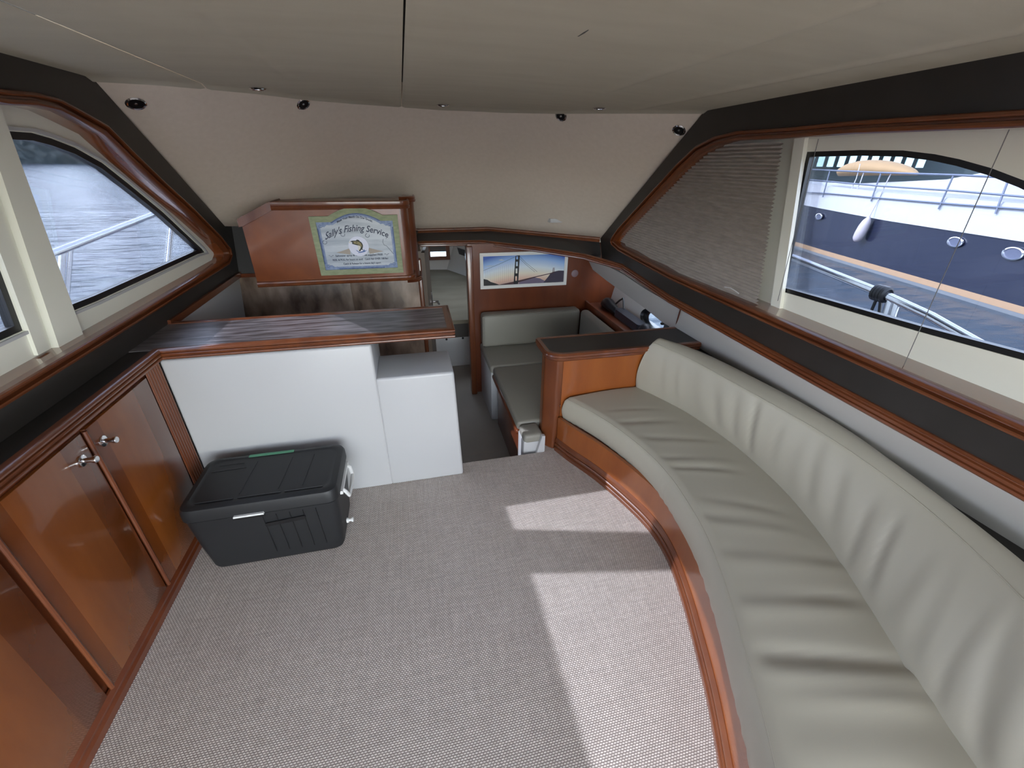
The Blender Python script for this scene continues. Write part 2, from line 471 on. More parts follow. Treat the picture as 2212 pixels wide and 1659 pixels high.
# cover post between the panes
pq = [L2(150.5, 675, OFL), L2(0, 275, OFL)]
post_a = [(pq[0][0]-.005, pq[0][1]-.09), (pq[0][0]-.135, pq[0][1]-.09), (pq[0][0]-.105, 1.76), (pq[1][0]-.005, 1.76)]
slab('cover_post', ccw(post_a), [], -.022, 0, mg, CREAM, fr)
pb = [(yb+.06, 1.02), (yb+.012, 1.02), (yb+.03, 1.76), (yb+.085, 1.76)]
slab('post_strip', ccw(pb), [], -.012, 0, mg, CREAM, fr)
w7 = sroot('fill_window_port', (xl(-.6, 1.1, OFL), -.6, 1.1), 'unseen aftmost port pane added for fill light')
for wr, g in ((w1, gp1), (w2, gp2), (w7, gp7)):
    g = ccw(g)
    V, F = mould(g, [(-.002, .004), (.022, .004), (.022, .03), (-.002, .03)], lambda y, z, h: (xl(y, z, OFL)-h, y, z))
    obj('gasket', V, F, BLACK, wr, True, 40)
    slab('pane', g, [], .012, .018, mg, GLASS, wr)
    V, F = mould(g, [(-.013, -.009), (-.003, -.009), (-.003, .002), (-.013, .002)], lambda y, z, h: (xl(y, z, OFL)-h, y, z))
    obj('frame_bead', V, F, FRP, wr, True, 40)
# white sill channel under the aft pane
sc0 = Vector((xl(1.0, 1.03, .05), -.5, 1.0)); 
box('sill_channel', (xl(1, 1.0, .078), xl(1, 1.0, .05), -1.4, 1.9, .985, 1.012), CREAM, fr, .004)
# reveal closing the gap between lining and outer frame
def reveal(name, path, x0, x1, mat_, parent=None, sel=None):
    V = []; F = []; n = len(path)
    for a, b in path: V.append((x0(a, b), a, b)); V.append((x1(a, b), a, b))
    for i in range(n):
        if sel and not sel(path[i], path[(i+1) % n]): continue
        j = (i+1) % n; F.append((2*i, 2*i+1, 2*j+1, 2*j))
    return obj(name, V, F, mat_, parent, True, 40)
rv = inset(lmo, .036)
reveal('reveal', rv, lambda y, z: xl(y, z, .0), lambda y, z: xl(y, z, OFL+.01), WOODG, t1)

# white lower port side behind the galley, with the wood strip above it
struct(slab('wall_left_lower', [(1.9, -.42), (3.40, -.42), (3.40, .88), (1.9, .88)], [], .002, .03, ml, PANELW), 'white port side panel beside the galley')
mtr = lambda y, z, h: (xl(y, z)+h, y, z)
V, F = prism([(2.30, .868), (3.37, .868), (3.37, .905), (2.30, .905)], [], -.002, .014, mtr)
struct(obj('trim_2', V, F, WOOD), 'wood strip along the port side above the galley')
struct(box('wall_left_aft_lower', (-1.34, -1.19, YA, 1.93, -.45, .86), FRP, None, 0), 'white port side behind the cabinets')

# ------------------------------------------------------------------ starboard wall
rmo = [R2(*q) for q in ((1324.6, 530), (1322, 521), (1326, 511), (1339.5, 492), (1402, 424), (1467, 353.6), (1507.7, 315.6), (1548, 295), (1597, 283), (1711, 275), (1850, 261), (2212, 237))]
rbo = [R2(*q) for q in ((1339.5, 543), (1450, 603.4), (1800, 761), (2212, 948))]
rmo = rmo+[(.4, rmo[-1][1]), (-1.45, rmo[-1][1]), (-1.45, rbo[-1][1]), (.2, rbo[-1][1])]+rbo[::-1]
rmo = ccw(rmo); ropen = inset(rmo, .025)
mr = lambda y, z, c: (xr(y, z)+c, y, z)
d0 = R2(1525, 240); d1 = R2(1297, 515); d2 = R2(1300, 560)
router = [(YA, .86), (2.2, .868), (d2[0], d2[1]+.005), d1, (d0[0], d0[1]+.01), (YA, 1.86)]
wr_ = struct(slab('wall_right', ccw(router), [ropen], 0, .015, mr, DARK), 'dark brown laminate wall lining around the starboard window')
t3 = struct(wmould('trim_3', rmo, lambda y, z, h: (xr(y, z)-h, y, z), WOOD), 'grooved varnished wood moulding around the starboard window')
OFR = .13
rv = inset(rmo, .036)
reveal('reveal', rv, lambda y, z: xr(y, z, .0), lambda y, z: xr(y, z, OFR+.01), WOODG, t3)
gp4 = [R2(u, v, OFR) for u, v in ((1675.7, 625.8), (1742, 328), (1856, 324), (1951, 325), (2019, 333), (2073, 344), (2141, 363), (2212, 390))]
gb4 = [R2(u, v, OFR) for u, v in ((1981, 715.5), (2212, 779))]
gp4 = gp4+[(gp4[-1][0]-.22, gp4[-1][1]-.09), (gp4[-1][0]-.45, gp4[-1][1]-.24), (.35, 1.25), (.3, 1.15)]+gb4[::-1]
gp3 = rounded([(1.93, 1.08), (3.2, 1.10), (2.55, 1.55), (2.3, 1.64), (1.97, 1.66)], .03)
mgr = lambda y, z, c: (xr(y, z, OFR)+c, y, z)
fouter = [(-1.7, .90), (3.9, .90), (3.75, 1.15), (2.6, 1.80), (-1.7, 1.80)]
gp6 = rounded([(.1, 1.10), (.1, 1.66), (-1.3, 1.66), (-1.3, 1.10)], .08)  # extra unseen opening aft, added for starboard side fill
frr = struct(slab('wall_right_outer', ccw(fouter), [ccw(gp4)[::-1], ccw(gp3)[::-1], ccw(gp6)[::-1]], 0, .035, mgr, CREAM), 'cream moulded cabin side outside the starboard lining')
q0, q1 = R2(1690, 640, OFR), R2(1742, 300, OFR)
slab('cover_post', ccw([(q0[0]-.025, q0[1]-.08), (q0[0]+.03, q0[1]-.08), (q1[0]+.055, 1.76), (q1[0]-.0, 1.76)]), [], -.018, 0, mgr, CREAM, frr)
w4 = sroot('window_4', (xr(1.2, 1.1, OFR), 1.2, 1.1), 'aft starboard window pane')
w3 = sroot('window_3', (xr(2.5, 1.1, OFR), 2.5, 1.1), 'forward starboard window pane behind the blind')
w6 = sroot('fill_window_starboard', (xr(-.6, 1.1, OFR), -.6, 1.1), 'unseen aftmost starboard pane added for fill light')
for wr, g in ((w4, gp4), (w3, gp3), (w6, gp6)):
    g = ccw(g)
    V, F = mould(g, [(-.002, .004), (.018, .004), (.018, .03), (-.002, .03)], lambda y, z, h: (xr(y, z, OFR)+h, y, z))
    obj('gasket', V, F, BLACK, wr, True, 40)
    slab('pane', g, [], .012, .018, mgr, GLASS, wr)
# lower trim and white side panel
lt = [R2(*q) for q in ((1300, 563), (1345, 577), (1450, 647), (1800, 838), (2208, 1056))]
LTR = [Vector((xr(y, z), y, z)) for y, z in lt]+[Vector((xr(YA, lt[-1][1]), YA, lt[-1][1]))]
TR2 = [Vector((.08, 3.72, 1.0)), PZ(1040, 524, 1.0), PZ(1160, 538, .975), PZ(1262, 554, .945)]+LTR[1:]
TPROF = [(-.004, -.022), (.013, -.022), (.018, -.016), (.017, -.009), (.010, -.007), (.010, -.004), (.018, -.001), (.018, .007), (.011, .010), (.010, .012), (.014, .016), (.008, .021), (-.004, .022)]
trim4 = struct(sweep3('trim_4', TR2, [(a, b) for a, b in TPROF], WOOD), 'long beaded wood trim from the dash to the starboard side')
TR1 = [Vector((.05, 3.925, 1.075)), Vector((.1, 3.925, 1.075)), BE[3]-Vector((0, .01, .005)), BE[4]+Vector((-.008, -.008, -.006))]
trim5 = struct(sweep3('trim_5', TR1, [(-.01, -.022), (.012, -.022), (.016, -.012), (.012, -.006), (.017, .002), (.015, .012), (.006, .018), (-.01, .018)], WOOD), 'beaded wood trim under the sloping front panel')
# dash strip between the two trims
da = along([TR1[1], TR1[2], TR1[3]], 30)
db = along([TR2[0], TR2[1], TR2[2], TR2[3], Vector((1.597, 3.42, .90))], 30)
da[0] = Vector((.0, 3.925, 1.07)); db[0] = Vector((.0, 3.72, 1.0))
rows = [[a+Vector((0, .01, -.01)) for a in da], [p+Vector((0, .01, .01)) for p in db], [p+Vector((0, .012, -.015)) for p in db], [p+Vector((0, .30, -.02)) for p in db]]
struct(grid('wall_dash', rows, DASHM, None, 35), 'dark dash strip ahead of the companionway')
# white side panels below the trim (one plane x + .6 z = const)
NP = (1, 0, .6)
def xp(z): return 2.066-.6*z
pv = [Vector((xr(-1, .835)+.004, -1, .835))]
V = []; F = []
tops = [R2(*q) for q in ((1476, 667), (1800, 847), (2205, 1072))]
tops = [(2.32, tops[0][1]-.0)]+tops[1:]+[(YA, tops[-1][1])]
for y, z in tops: V += [(xr(y, z)+.002, y, z+.01), (1.685, y, .60), (1.72, y, .60), (xr(y, z)+.05, y, z+.01)]
for i in range(len(tops)-1):
    for k in range(4): F.append((i*4+k, i*4+(k+1) % 4, i*4+4+(k+1) % 4, i*4+4+k))
F += [(0, 1, 2, 3), tuple(len(V)-4+k for k in range(4))]
struct(obj('wall_right_lower', V, F, PANELW, None, True, 30), 'white side panel above the curved sofa back')
# forward valance panel with its slanting lower edge
def NPp(u, v): return onplane(u, v, (1, 0, .6), 2.066)
va = [NPp(*q) for q in ((1473, 668), (1400, 628), (1340, 588), (1300, 570), (1262, 560))]
vb = [NPp(*q) for q in ((1461, 708), (1440, 704), (1400, 671), (1310, 606), (1252, 560))]
rows = [[p for p in along(va, 16)], [p for p in along(vb, 16)], [p+Vector((.012, 0, 0)) for p in along(vb, 16)], [p+Vector((.02, 0, 0)) for p in along(va, 16)]]
val = struct(grid('wall_right_valance', rows, PANELW, None, 30), 'white slanting valance panel above the dinette shelf')
tube('seam_strip', [va[0]+Vector((-.012, -.004, .0)), vb[0]+Vector((-.012, -.004, .005))], .004, WOODD, val, 6)

# ------------------------------------------------------------------ floors and outer hull closing
fl = [(-1.10, YA), (1.75, YA), (1.75, 2.20), (.70, 2.20), (.70, 2.035), (.185, 2.035), (.185, 1.95), (-1.10, 1.95)]
struct(slab('floor', ccw(fl), [], -.03, 0, lambda a, b, c: (a, b, c), CARPET), 'woven beige carpet of the saloon')
struct(slab('floor_step', ccw([(.15, 1.96), (.75, 1.96), (.75, 2.03), (.15, 2.03)]), [], -.4, -.03, lambda a, b, c: (a, b, c), FRP), 'white riser below the carpet edge')
struct(box('floor_lower', (-1.25, 2.0, 2.0, 4.3, -.45, -.40), SOLE, None, 0), 'pale sole of the lower galley')
fb = struct(box('floor_hatch', (.18, .60, 2.03, 2.62, -.401, -.396), SOLE, None, .002), 'hatch board in the lower sole')
for n_, b_ in (('wall_hull_left', (-1.34, -1.28, 1.9, 3.6, -.45, .95)), ('wall_hull_aft', (-1.2, 1.75, 1.9, 1.925, -.45, -.03))):
    struct(box(n_, b_, FRP, None, 0), 'white hull side behind the joinery')
phd = (onplane(1418, 693, (1, 0, 0), 1.98))
struct(slab('wall_hull_right', [(1.9, -.45), (4.3, -.45), (4.3, 1.05), (1.9, 1.05)], [[(phd.y+.26*math.cos(-2*math.pi*i/24), phd.z+.17*math.sin(-2*math.pi*i/24)) for i in range(24)]], 0, .03, lambda a, b, c: (1.98+c, a, b), FRP), 'white starboard hull side behind the joinery')
# aft bulkhead with the open saloon door behind the camera
ab = [(-1.4, -.6), (1.9, -.6), (1.9, 2.0), (-1.4, 2.0)]
struct(slab('wall_aft', ab, [ccw([(-1.0, .02), (1.45, .02), (1.45, 1.80), (-1.0, 1.80)])[::-1]], YA-.06, YA, lambda a, b, c: (a, c, b), FRP), 'aft bulkhead with the wide open doorway')
struct(box('floor_cockpit', (-1.9, 2.4, YA-3.2, YA-.06, -.12, -.05), mat('teak_deck', (.30, .25, .19), .6), None, 0), 'white cockpit deck behind the saloon')

# ------------------------------------------------------------------ bulkhead, galley wall, forward cabin
YB = 3.62
bh = [(.478, -.4), (1.99, -.4), (1.99, .95), (1.45, 1.0), (.478, 1.0)]
wb = struct(slab('wall_bulkhead', ccw(bh), [], 0, .04, lambda a, b, c: (a, YB+c, b), WOODD), 'cherry wood bulkhead beside the companionway')
box('door_jamb', (.462, .515, YB-.045, YB+.05, -.4, .99), WOOD, wb, .008)
GY = 3.36
wg = struct(slab('wall_galley', [(-1.25, -.42), (.055, -.42), (.055, .875), (-1.25, .875)], [], 0, .03, lambda a, b, c: (a, GY+c, b), MARBLE), 'brown stone laminate splashback of the galley')
box('splashback_panel', (-.452, .05, GY-.004, GY, -.1, .87), MARBLE, wg, .001)
box('splashback_panel', (-1.19, -.455, GY-.004, GY, -.1, .87), MARBLE, wg, .001)
box('corner_trim', (.05, .085, GY-.015, GY+.035, -.4, .95), WOOD, wg, .01, 3)
struct(slab('wall_dash_left', [(-1.25, .88), (.04, .88), (.04, 1.10), (-.37, 1.14), (-1.25, 1.27)], [], 0, .03, lambda a, b, c: (a, GY+.004+c, b), DASHM), 'dark band above the galley splashback')
struct(box('trim_6', (-1.18, .04, GY-.012, GY+.01, .865, .892), WOODD, None, .003), 'thin wood strip above the galley splashback')
struct(obj('wall_dash_top', [(-1.2, GY+.02, 1.19), (-.37, GY+.02, 1.09), (.05, GY+.02, 1.06), (-1.15, 3.40, 1.2), (-.37, 3.95, 1.1), (.1, 3.95, 1.08)], [(0, 1, 4, 3), (1, 2, 5, 4)], DASHM), 'dark dash top behind the galley locker')
struct(slab('wall_companionway', ccw([(.06, GY+.03), (.06, YB+.06), (.09, YB+.06), (.09, GY+.03)]), [], -.4, 1.0, lambda a, b, c: (a, b, c), TAUPE), 'taupe side of the companionway')
# forward cabin shell
struct(obj('wall_cabin_side', [(.53, 6.47, .17), (.90, 5.99, .17), (1.25, 5.2, .17), (1.9, 4.0, .17), (.53, 6.47, -.5), (1.9, 4.0, -.5), (.66, 6.5, .62), (1.05, 5.98, .60), (1.5, 5.2, .62), (2.15, 4.0, .62), (.62, 6.5, 1.25), (2.1, 4.0, 1.25)],
    [(0, 1, 7, 6), (1, 2, 8, 7), (2, 3, 9, 8), (0, 4, 5, 3, 2, 1), (6, 7, 8, 9, 11, 10)], PANELW, None, True, 50), 'curved cream hull side of the forward cabin')
struct(obj('wall_cabin_left', [(-.9, 3.7, -.5), (-.1, 6.6, -.5), (-.1, 6.6, 1.25), (-.9, 3.7, 1.25)], [(0, 1, 2, 3)], PANELW), 'cream port side of the forward cabin')
cw = struct(slab('wall_cabin_front', [(-.3, -.5), (1.0, -.5), (1.0, 1.25), (-.3, 1.25)], [[(.30, .375), (.30, .60), (.535, .60), (.535, .375)]], 0, .03, lambda a, b, c: (a, 6.47+c, b), PANELW), 'cream forward wall of the forward cabin')
w5 = sroot('window_5', (.42, 6.46, .375), 'small wood framed window of the forward cabin')
V, F = mould(ccw([(.30, .375), (.535, .375), (.535, .60), (.30, .60)])[::-1], [(-.003, .01), (-.003, -.03), (.05, -.03), (.055, .0)], lambda a, b, h: (a, 6.46+h, b))
obj('window_frame', V, F, WOODD, w5, True, 30)
slab('pane', [(.29, .365), (.545, .365), (.545, .61), (.29, .61)], [], 0, .005, lambda a, b, c: (a, 6.485+c, b), GLASSC, w5)
box('blind_rail', (.30, .535, 6.462, 6.472, .44, .60), GREYB, w5, .002)
struct(slab('ceiling_cabin', [(-1.0, 4.06), (2.1, 4.06), (1.4, 6.6), (-.3, 6.6)], [ccw([(.15, 4.7), (.65, 4.7), (.65, 5.2), (.15, 5.2)])[::-1]], 1.2, 1.23, lambda a, b, c: (a, b, c), FRP), 'white deckhead of the forward cabin with an open hatch')
for xa, xb_ in ((-1.4, -.62), (1.15, 2.15)): struct(box('ceiling_foredeck', (xa, xb_, 3.5, 4.08, 1.17, 1.2), FRP, None, 0), 'foredeck corner beside the windscreen')
sh = [PY(u, v, 6.0) for u, v in ((986, 533), (1018, 543), (1022, 549), (1022, 558), (990, 546))]
V, F = prism([(p.x, p.z) for p in sh], [], 0, .06, lambda a, b, c: (a, 5.9+c, b))
tag(obj('shelf_rail', V, F, BLACK), 'black shelf rail fixed high on the forward cabin side', 'rail')
# open cabin door
dr = struct(slab('door_1', [(.098, 3.70), (.125, 3.70), (.184, 4.22), (.157, 4.22)], [], -.30, .93, lambda a, b, c: (a, b, c), TAUPE), 'taupe cabin door standing open into the forward cabin')
hy, hz = 4.12, .385; hx = .125+(hy-3.7)*.1135
obj('handle_plate', *prism([(hy-.022, hz-.10), (hy+.022, hz-.10), (hy+.022, hz+.10), (hy-.022, hz+.10)], [], hx-.004, hx+.008, lambda a, b, c: (c, a, b)), CHROME, dr)
obj('door_handle', *tubegeo([(hx, hy, hz), (hx+.05, hy, hz), (hx+.06, hy-.01, hz), (hx+.06, hy-.09, hz)], .011, 8), CHROME, dr)
obj('door_handle', *tubegeo([(hx-.03, hy, hz), (hx-.08, hy, hz), (hx-.09, hy-.01, hz), (hx-.09, hy-.09, hz)], .011, 8), CHROME, dr)
# berth
bd = thing('berth', 'low berth with rumpled olive grey cover in the forward cabin', 'bed', (.4, 4.3, -.4))
rows = []
for i in range(25):
    y = 4.24+(6.46-4.24)*i/24; xr_ = 1.88-(y-4.0)*.547; row = []
    for k in range(25):
        x = -.6+(min(xr_, 1.8)+.6)*k/24
        if y > 5: x = max(x, -.6+(y-5)*.35)
        z = .165+.02*math.sin(x*3+1)*math.cos(y*2)+.014*math.exp(-((y-4.75-.1*math.sin(4*x))/.05)**2)+.012*math.exp(-((y-4.42-.06*math.sin(5*x))/.04)**2)
        row.append((x, y, z if 0 < i else z-.03))
    rows.append(row)
rows = [[(p[0], 4.225, .14) for p in rows[0]], [(p[0], 4.225, .10) for p in rows[0]]][::-1]+rows
grid('bed_cover', rows, BED, bd)
box('mattress', (-.6, 1.75, 4.235, 5.0, -.06, .12), GREYB, bd, .02, 3)
box('berth_base', (-.6, 1.9, 4.26, 4.32, -.40, -.06), FRP, bd, .005)
for hx_ in (.30, .475): lathe('finger_hole', [(.012, 0), (.012, .006)], (hx_, 4.262, -.075), (0, -1, 0), BLACK, bd, 12)

# ------------------------------------------------------------------ galley locker with the sign
CYF = 3.0
gl = thing('galley_locker', 'varnished cherry overhead locker above the galley', 'cabinet', (-.48, 3.0, .88))
face = [(-.965, .90), (.02, .90), (.02, 1.37), (-.785, 1.37), (-.965, 1.295)]
fp = ccw(face)
slab('body', [(-.965, .905), (-.03, .905), (-.03, 1.375), (-.78, 1.375), (-.965, 1.30)], [], 0, .36, lambda a, b, c: (a, CYF+c, b), WOODL, gl)
# rounded corner column
def qcol(x0, y0, r, z0, z1, y1, name):
    pts = [(x0, y0)]+[(x0+r*math.sin(a), y0+r-r*math.cos(a)) for a in [math.pi/2*i/10 for i in range(11)]]+[(x0+r, y1), (x0, y1)]
    return slab(name, pts, [], z0, z1, lambda a, b, c: (a, b, c), WOOD, gl, 30)
qcol(-.035, CYF-.001, .055, .905, 1.375, 3.14, 'corner_column')
qcol(-.01, 3.14, .075, .84, 1.39, 3.36, 'corner_column')
def band(z0, z1, zs, name, x0, y0, out, cut=False):
    path = [(x0, y0), (-.035, y0)]+[(-.035+.055*math.sin(a), y0+.055-.055*math.cos(a)) for a in [math.pi/2*i/8 for i in range(1, 9)]]+[(.02, 3.14)]
    prof = [(0, z0), (-out*.75, z0), (-out, z0+(z1-z0)*.25), (-out*.7, z0+(z1-z0)*.4), (-out*.95, z0+(z1-z0)*.6), (-out*.8, z1-.004), (-out*.4, z1), (0, z1)]
    V, F = mould(path, prof, lambda a, b, h: (a, b, h), False)
    return obj(name, V, F, WOOD, gl, True, 40)
band(.878, .912, 0, 'bottom_moulding', -.965, CYF, .016)
band(1.335, 1.385, 0, 'top_moulding', -.78, CYF, .016)
mp_ = [(-.98, 1.245), (-.98, 1.29), (-.78, 1.385), (-.78, 1.335), (-.955, 1.25)]
slab('top_moulding', ccw(mp_), [], -.016, .3, lambda a, b, c: (a, CYF+c, b), WOOD, gl)
qp = [(-.015+.082*math.sin(a), 3.13+.082-.082*math.cos(a)) for a in [math.pi/2*i/8 for i in range(0, 9)]]
for z0, z1 in ((.83, .862), (1.362, 1.397)):
    V, F = mould([(-.03, 3.13)]+qp+[(.067, 3.36)], [(0, z0), (-.010, z0), (-.014, z0+.01), (-.009, z0+.017), (-.013, z1-.008), (-.008, z1), (0, z1)], lambda a, b, h: (a, b, h), False)
    obj('column_ring', V, F, WOODD, gl, True, 40)

# sign
def arc_pts(x0, x1, z0, h, n=16):
    return [(x0+(x1-x0)*i/n, z0+h*math.sin(math.pi*i/n)) for i in range(n+1)]
SY = CYF
sg = thing('fishing_sign', 'arched green framed fishing service sign with a leaping bass badge', 'sign', (-.30, SY-.01, .93))
def sgn(u, v): p = PY(u, v, SY-.014); return (p.x, p.z)
TLs, TRs, BRs, BLs = sgn(665.6, 468.1), sgn(858.2, 464), sgn(871.8, 588.8), sgn(694, 595.6)
AL, AR, AT = sgn(705, 466), sgn(825.7, 464), sgn(766, 451)
# local frame of the sign (u right, w up) from its four corners
def bil(a, b):
    p = [BLs[i]*(1-a)*(1-b)+BRs[i]*a*(1-b)+TRs[i]*a*b+TLs[i]*(1-a)*b for i in (0, 1)]; return p
SW = math.dist(BLs, BRs); SH = math.dist(BLs, TLs)
def sm(c):   # sign metres (x 0..SW, z 0..SH) to world
    return lambda a, b, h: (bil(a/SW, b/SH)[0], SY-h-c, bil(a/SW, b/SH)[1])
aw = math.dist(AL, AR); a0 = SW*.215; a1 = SW*.825; ah = .05
outer = [(0, 0), (SW, 0), (SW, SH)]+[(a1-(a1-a0)*i/16, SH+ah*math.sin(math.pi*i/16)**.9) for i in range(17)]+[(0, SH)]
fwid = .034
inner = [(fwid, fwid), (SW-fwid, fwid), (SW-fwid, SH-fwid)]+[(a1-.012-(a1-a0-.024)*i/16, SH-fwid+ah*.98*math.sin(math.pi*i/16)**.9) for i in range(17)]+[(fwid, SH-fwid)]
SGREEN = mat('sign_green_frame', (.20, .23, .12), .6, noise=((30, 30, 90), (.28, .30, .17, 1), 5, .3, .7))
slab('sign_frame', ccw(outer), [ccw(inner)[::-1]], 0, .014, sm(0), SGREEN, sg)
def sign_board_mat():
    m = bpy.data.materials.new('sign_print'); m.use_nodes = True; N = m.node_tree; L = N.links.new; b = N.nodes['Principled BSDF']; b.inputs['Roughness'].default_value = .5
    g = N.nodes.new('ShaderNodeNewGeometry'); mp = N.nodes.new('ShaderNodeMapping'); mp.inputs['Scale'].default_value = (3, 3, 24); L(g.outputs['Position'], mp.inputs[0])
    t = N.nodes.new('ShaderNodeTexNoise'); t.inputs['Scale'].default_value = 1.5; t.inputs['Detail'].default_value = 6; L(mp.outputs[0], t.inputs['Vector'])
    r = N.nodes.new('ShaderNodeValToRGB'); r.color_ramp.elements[0].color = (.33, .36, .40, 1); r.color_ramp.elements[1].color = (.52, .55, .57, 1)
    r.color_ramp.elements[0].position = .3; r.color_ramp.elements[1].position = .65; L(t.outputs['Fac'], r.inputs[0]); L(r.outputs[0], b.inputs['Base Color'])
    return m
bo = slab('sign_board', ccw(inner), [], .001, .006, sm(0), sign_board_mat(), sg)
SBLUE = mat('sign_blue', (.055, .085, .20), .5, noise=((60, 60, 60), (.10, .15, .29, 1), 3, .3, .7))
SBLUE2 = mat('sign_blue_pale', (.14, .19, .33), .5, noise=((50, 50, 50), (.24, .30, .42, 1), 3, .3, .7))
INK = mat('sign_ink', (.03, .04, .07), .5)
V, F = mould(ccw(inner), [(0, .0061), (.008, .0061), (.008, .0070), (0, .0070)], lambda a, b, h: sm(0)(a, b, h)); obj('blue_border', V, F, SBLUE, sg)
V, F = mould(ccw(inner), [(.008, .0061), (.018, .0061), (.018, .0067), (.008, .0067)], lambda a, b, h: sm(0)(a, b, h)); obj('blue_border_soft', V, F, SBLUE2, sg)
for (ax, az, sx, sz) in ((fwid, fwid, 1, 1), (SW-fwid, fwid, -1, 1), (fwid, SH-fwid, 1, -1), (SW-fwid, SH-fwid, -1, -1)):
    pts = [(ax, az), (ax+sx*.085, az)]+[(ax+sx*(.085-.085*i/8), az+sz*(.012+.028*(i/8)+.006*math.sin(i*2.1))) for i in range(9)]
    slab('wave_corner', ccw(pts), [], .0066, .0072, sm(0), SBLUE2, sg)
    cur = [(ax+sx*(.022+.014*math.cos(t)*(1-t/9)), az+sz*(.022+.012*math.sin(t)*(1-t/9))) for t in [i*.45 for i in range(16)]]
    obj('wave_curl', *tubegeo([sm(0)(a, b, .0072) for a, b in cur], .0013, 5), SBLUE, sg)
def text_mesh(txt, size, shear=0, spacing=1.0, offset=0.0):
    c = bpy.data.curves.new('txt', 'FONT'); c.body = txt; c.size = size; c.shear = shear; c.align_x = 'CENTER'; c.space_character = spacing; c.offset = offset
    c.resolution_u = 3
    o = bpy.data.objects.new('txt', c); COL.objects.link(o)
    dg = bpy.context.evaluated_depsgraph_get(); dg.update()
    me = bpy.data.meshes.new_from_object(o.evaluated_get(dg))
    V = [tuple(v.co) for v in me.vertices]; F = [tuple(p.vertices) for p in me.polygons]
    bpy.data.objects.remove(o); bpy.data.curves.remove(c); bpy.data.meshes.remove(me)
    return V, F
def sign_text(name, txt, size, cx_, cz, arch, shear, width=None, spacing=1.0, off=0.0, material=None):
    V, F = text_mesh(txt, size, shear, spacing, off)
    w0 = max(v[0] for v in V)-min(v[0] for v in V); m0 = (max(v[0] for v in V)+min(v[0] for v in V))/2
    k = width/w0 if width else 1
    out = []
    for x, y, z in V:
        X = (x-m0)*k; t = X/((width or w0)/2)
        out.append(sm(0)(cx_+X, cz+y+arch*(1-t*t)-arch, .0074))
    o = obj(name, out, F, material or INK, sg, False); return o
sign_text('sign_lettering', "Meet Your Match On Our Dock!", .017, SW*.5, SH-.012, .030, 0, SW*.40, 1.0, .0006)
sign_text('sign_lettering', "Sally's Fishing Service", .056, SW*.5, SH-.092, .048, .42, SW*.735, 1.0, .0008)
sign_text('sign_lettering', "Saltwater spray & first aid kit supplied FREE", .0165, SW*.49, .116, 0, 0, SW*.56, 1.0, .0004)
sign_text('sign_lettering', "REEL & PULL for hours on end!   Catch fish OVER 100 lbs!", .0165, SW*.5, .090, 0, 0, SW*.66, 1.0, .0004)
sign_text('sign_lettering', "Catch & Release for a future day's sport", .0165, SW*.51, .064, 0, 0, SW*.45, 1.0, .0004)
for s_ in (-1, 1):
    obj('flourish', *tubegeo([sm(0)(SW*.49+s_*(SW*.30+.03*t), .121+.005*math.sin(t*9), .0074) for t in [i/10 for i in range(11)]], .0009, 5), INK, sg)
# swashes of the script capitals
for cx_, cz in ((SW*.155, SH-.152), (SW*.375, SH-.108), (SW*.655, SH-.118)):
    obj('swash', *tubegeo([sm(0)(cx_+.018*math.cos(t)-.004*t, cz+.013*math.sin(t), .0074) for t in [2.2+i*.33 for i in range(14)]], .0013, 5), INK, sg)
# badge with fish
bc = (SW*.50, SH*.49)
badge = thing_b = obj('badge', *prism([(bc[0]+.062*math.cos(2*math.pi*i/40), bc[1]+.062*math.sin(2*math.pi*i/40)) for i in range(40)], [], .006, .011, sm(0)), mat('badge_white', (.62, .62, .70), .45), sg)
def bfish(pts, c0, c1, name, m_): return obj(name, *prism(ccw([(bc[0]+a*.001, bc[1]+b*.001) for a, b in pts]), [], c0, c1, sm(0)), m_, badge)
FDK = mat('fish_dark', (.018, .018, .008), .5); FOL = mat('fish_olive', (.20, .16, .06), .5); FBE = mat('fish_belly', (.62, .58, .50), .5); WBL = mat('water_blue', (.06, .12, .30), .5)
bfish([(-47, 33), (-30, 36), (-12, 36), (-4, 42), (8, 38), (10, 33), (22, 22), (27, 8), (25, -6), (20, -16), (24, -26), (13, -20), (4, -32), (-4, -28), (3, -14), (6, -2), (-4, 6), (-16, 9), (-28, 13), (-40, 18), (-34, 24)], .011, .0122, 'fish_body', FDK)
bfish([(-28, 31), (-10, 32), (6, 28), (16, 18), (20, 6), (18, -4), (12, -2), (6, 8), (-8, 14), (-26, 18)], .0122, .0128, 'fish_flank', FOL)
bfish([(-10, 7), (2, 6), (9, 2), (12, -6), (8, -14), (-2, -26), (-8, -20), (-2, -10), (-6, 0)], .0122, .0129, 'fish_belly', FBE)
bfish([(-56, 28), (-47, 33), (-42, 27), (-46, 19), (-52, 20)], .011, .0123, 'fish_lure', FBE)
bfish([(-12, 27), (-7, 28), (-6, 23), (-11, 22)], .0128, .0132, 'fish_eye', FDK)
bfish([(-14, -42), (6, -34), (22, -30), (30, -18), (33, -28), (48, -26), (30, -36), (8, -40)], .011, .0122, 'splash', WBL)
bfish([(-22, -20), (-8, -30), (2, -36), (-4, -37), (-14, -31)], .011, .0122, 'splash', WBL)
DRIFT = mat('drift_sand', (.36, .30, .24), .6)
for s_, a_ in ((-1, .085), (1, .09)):
    obj('driftwood', *prism(ccw([(bc[0]+s_*.055, bc[1]-.01), (bc[0]+s_*(.06+a_*.6), bc[1]-.028), (bc[0]+s_*(.06+a_), bc[1]-.036), (bc[0]+s_*.06, bc[1]-.05)]), [], .006, .0066, sm(0)), DRIFT, sg)
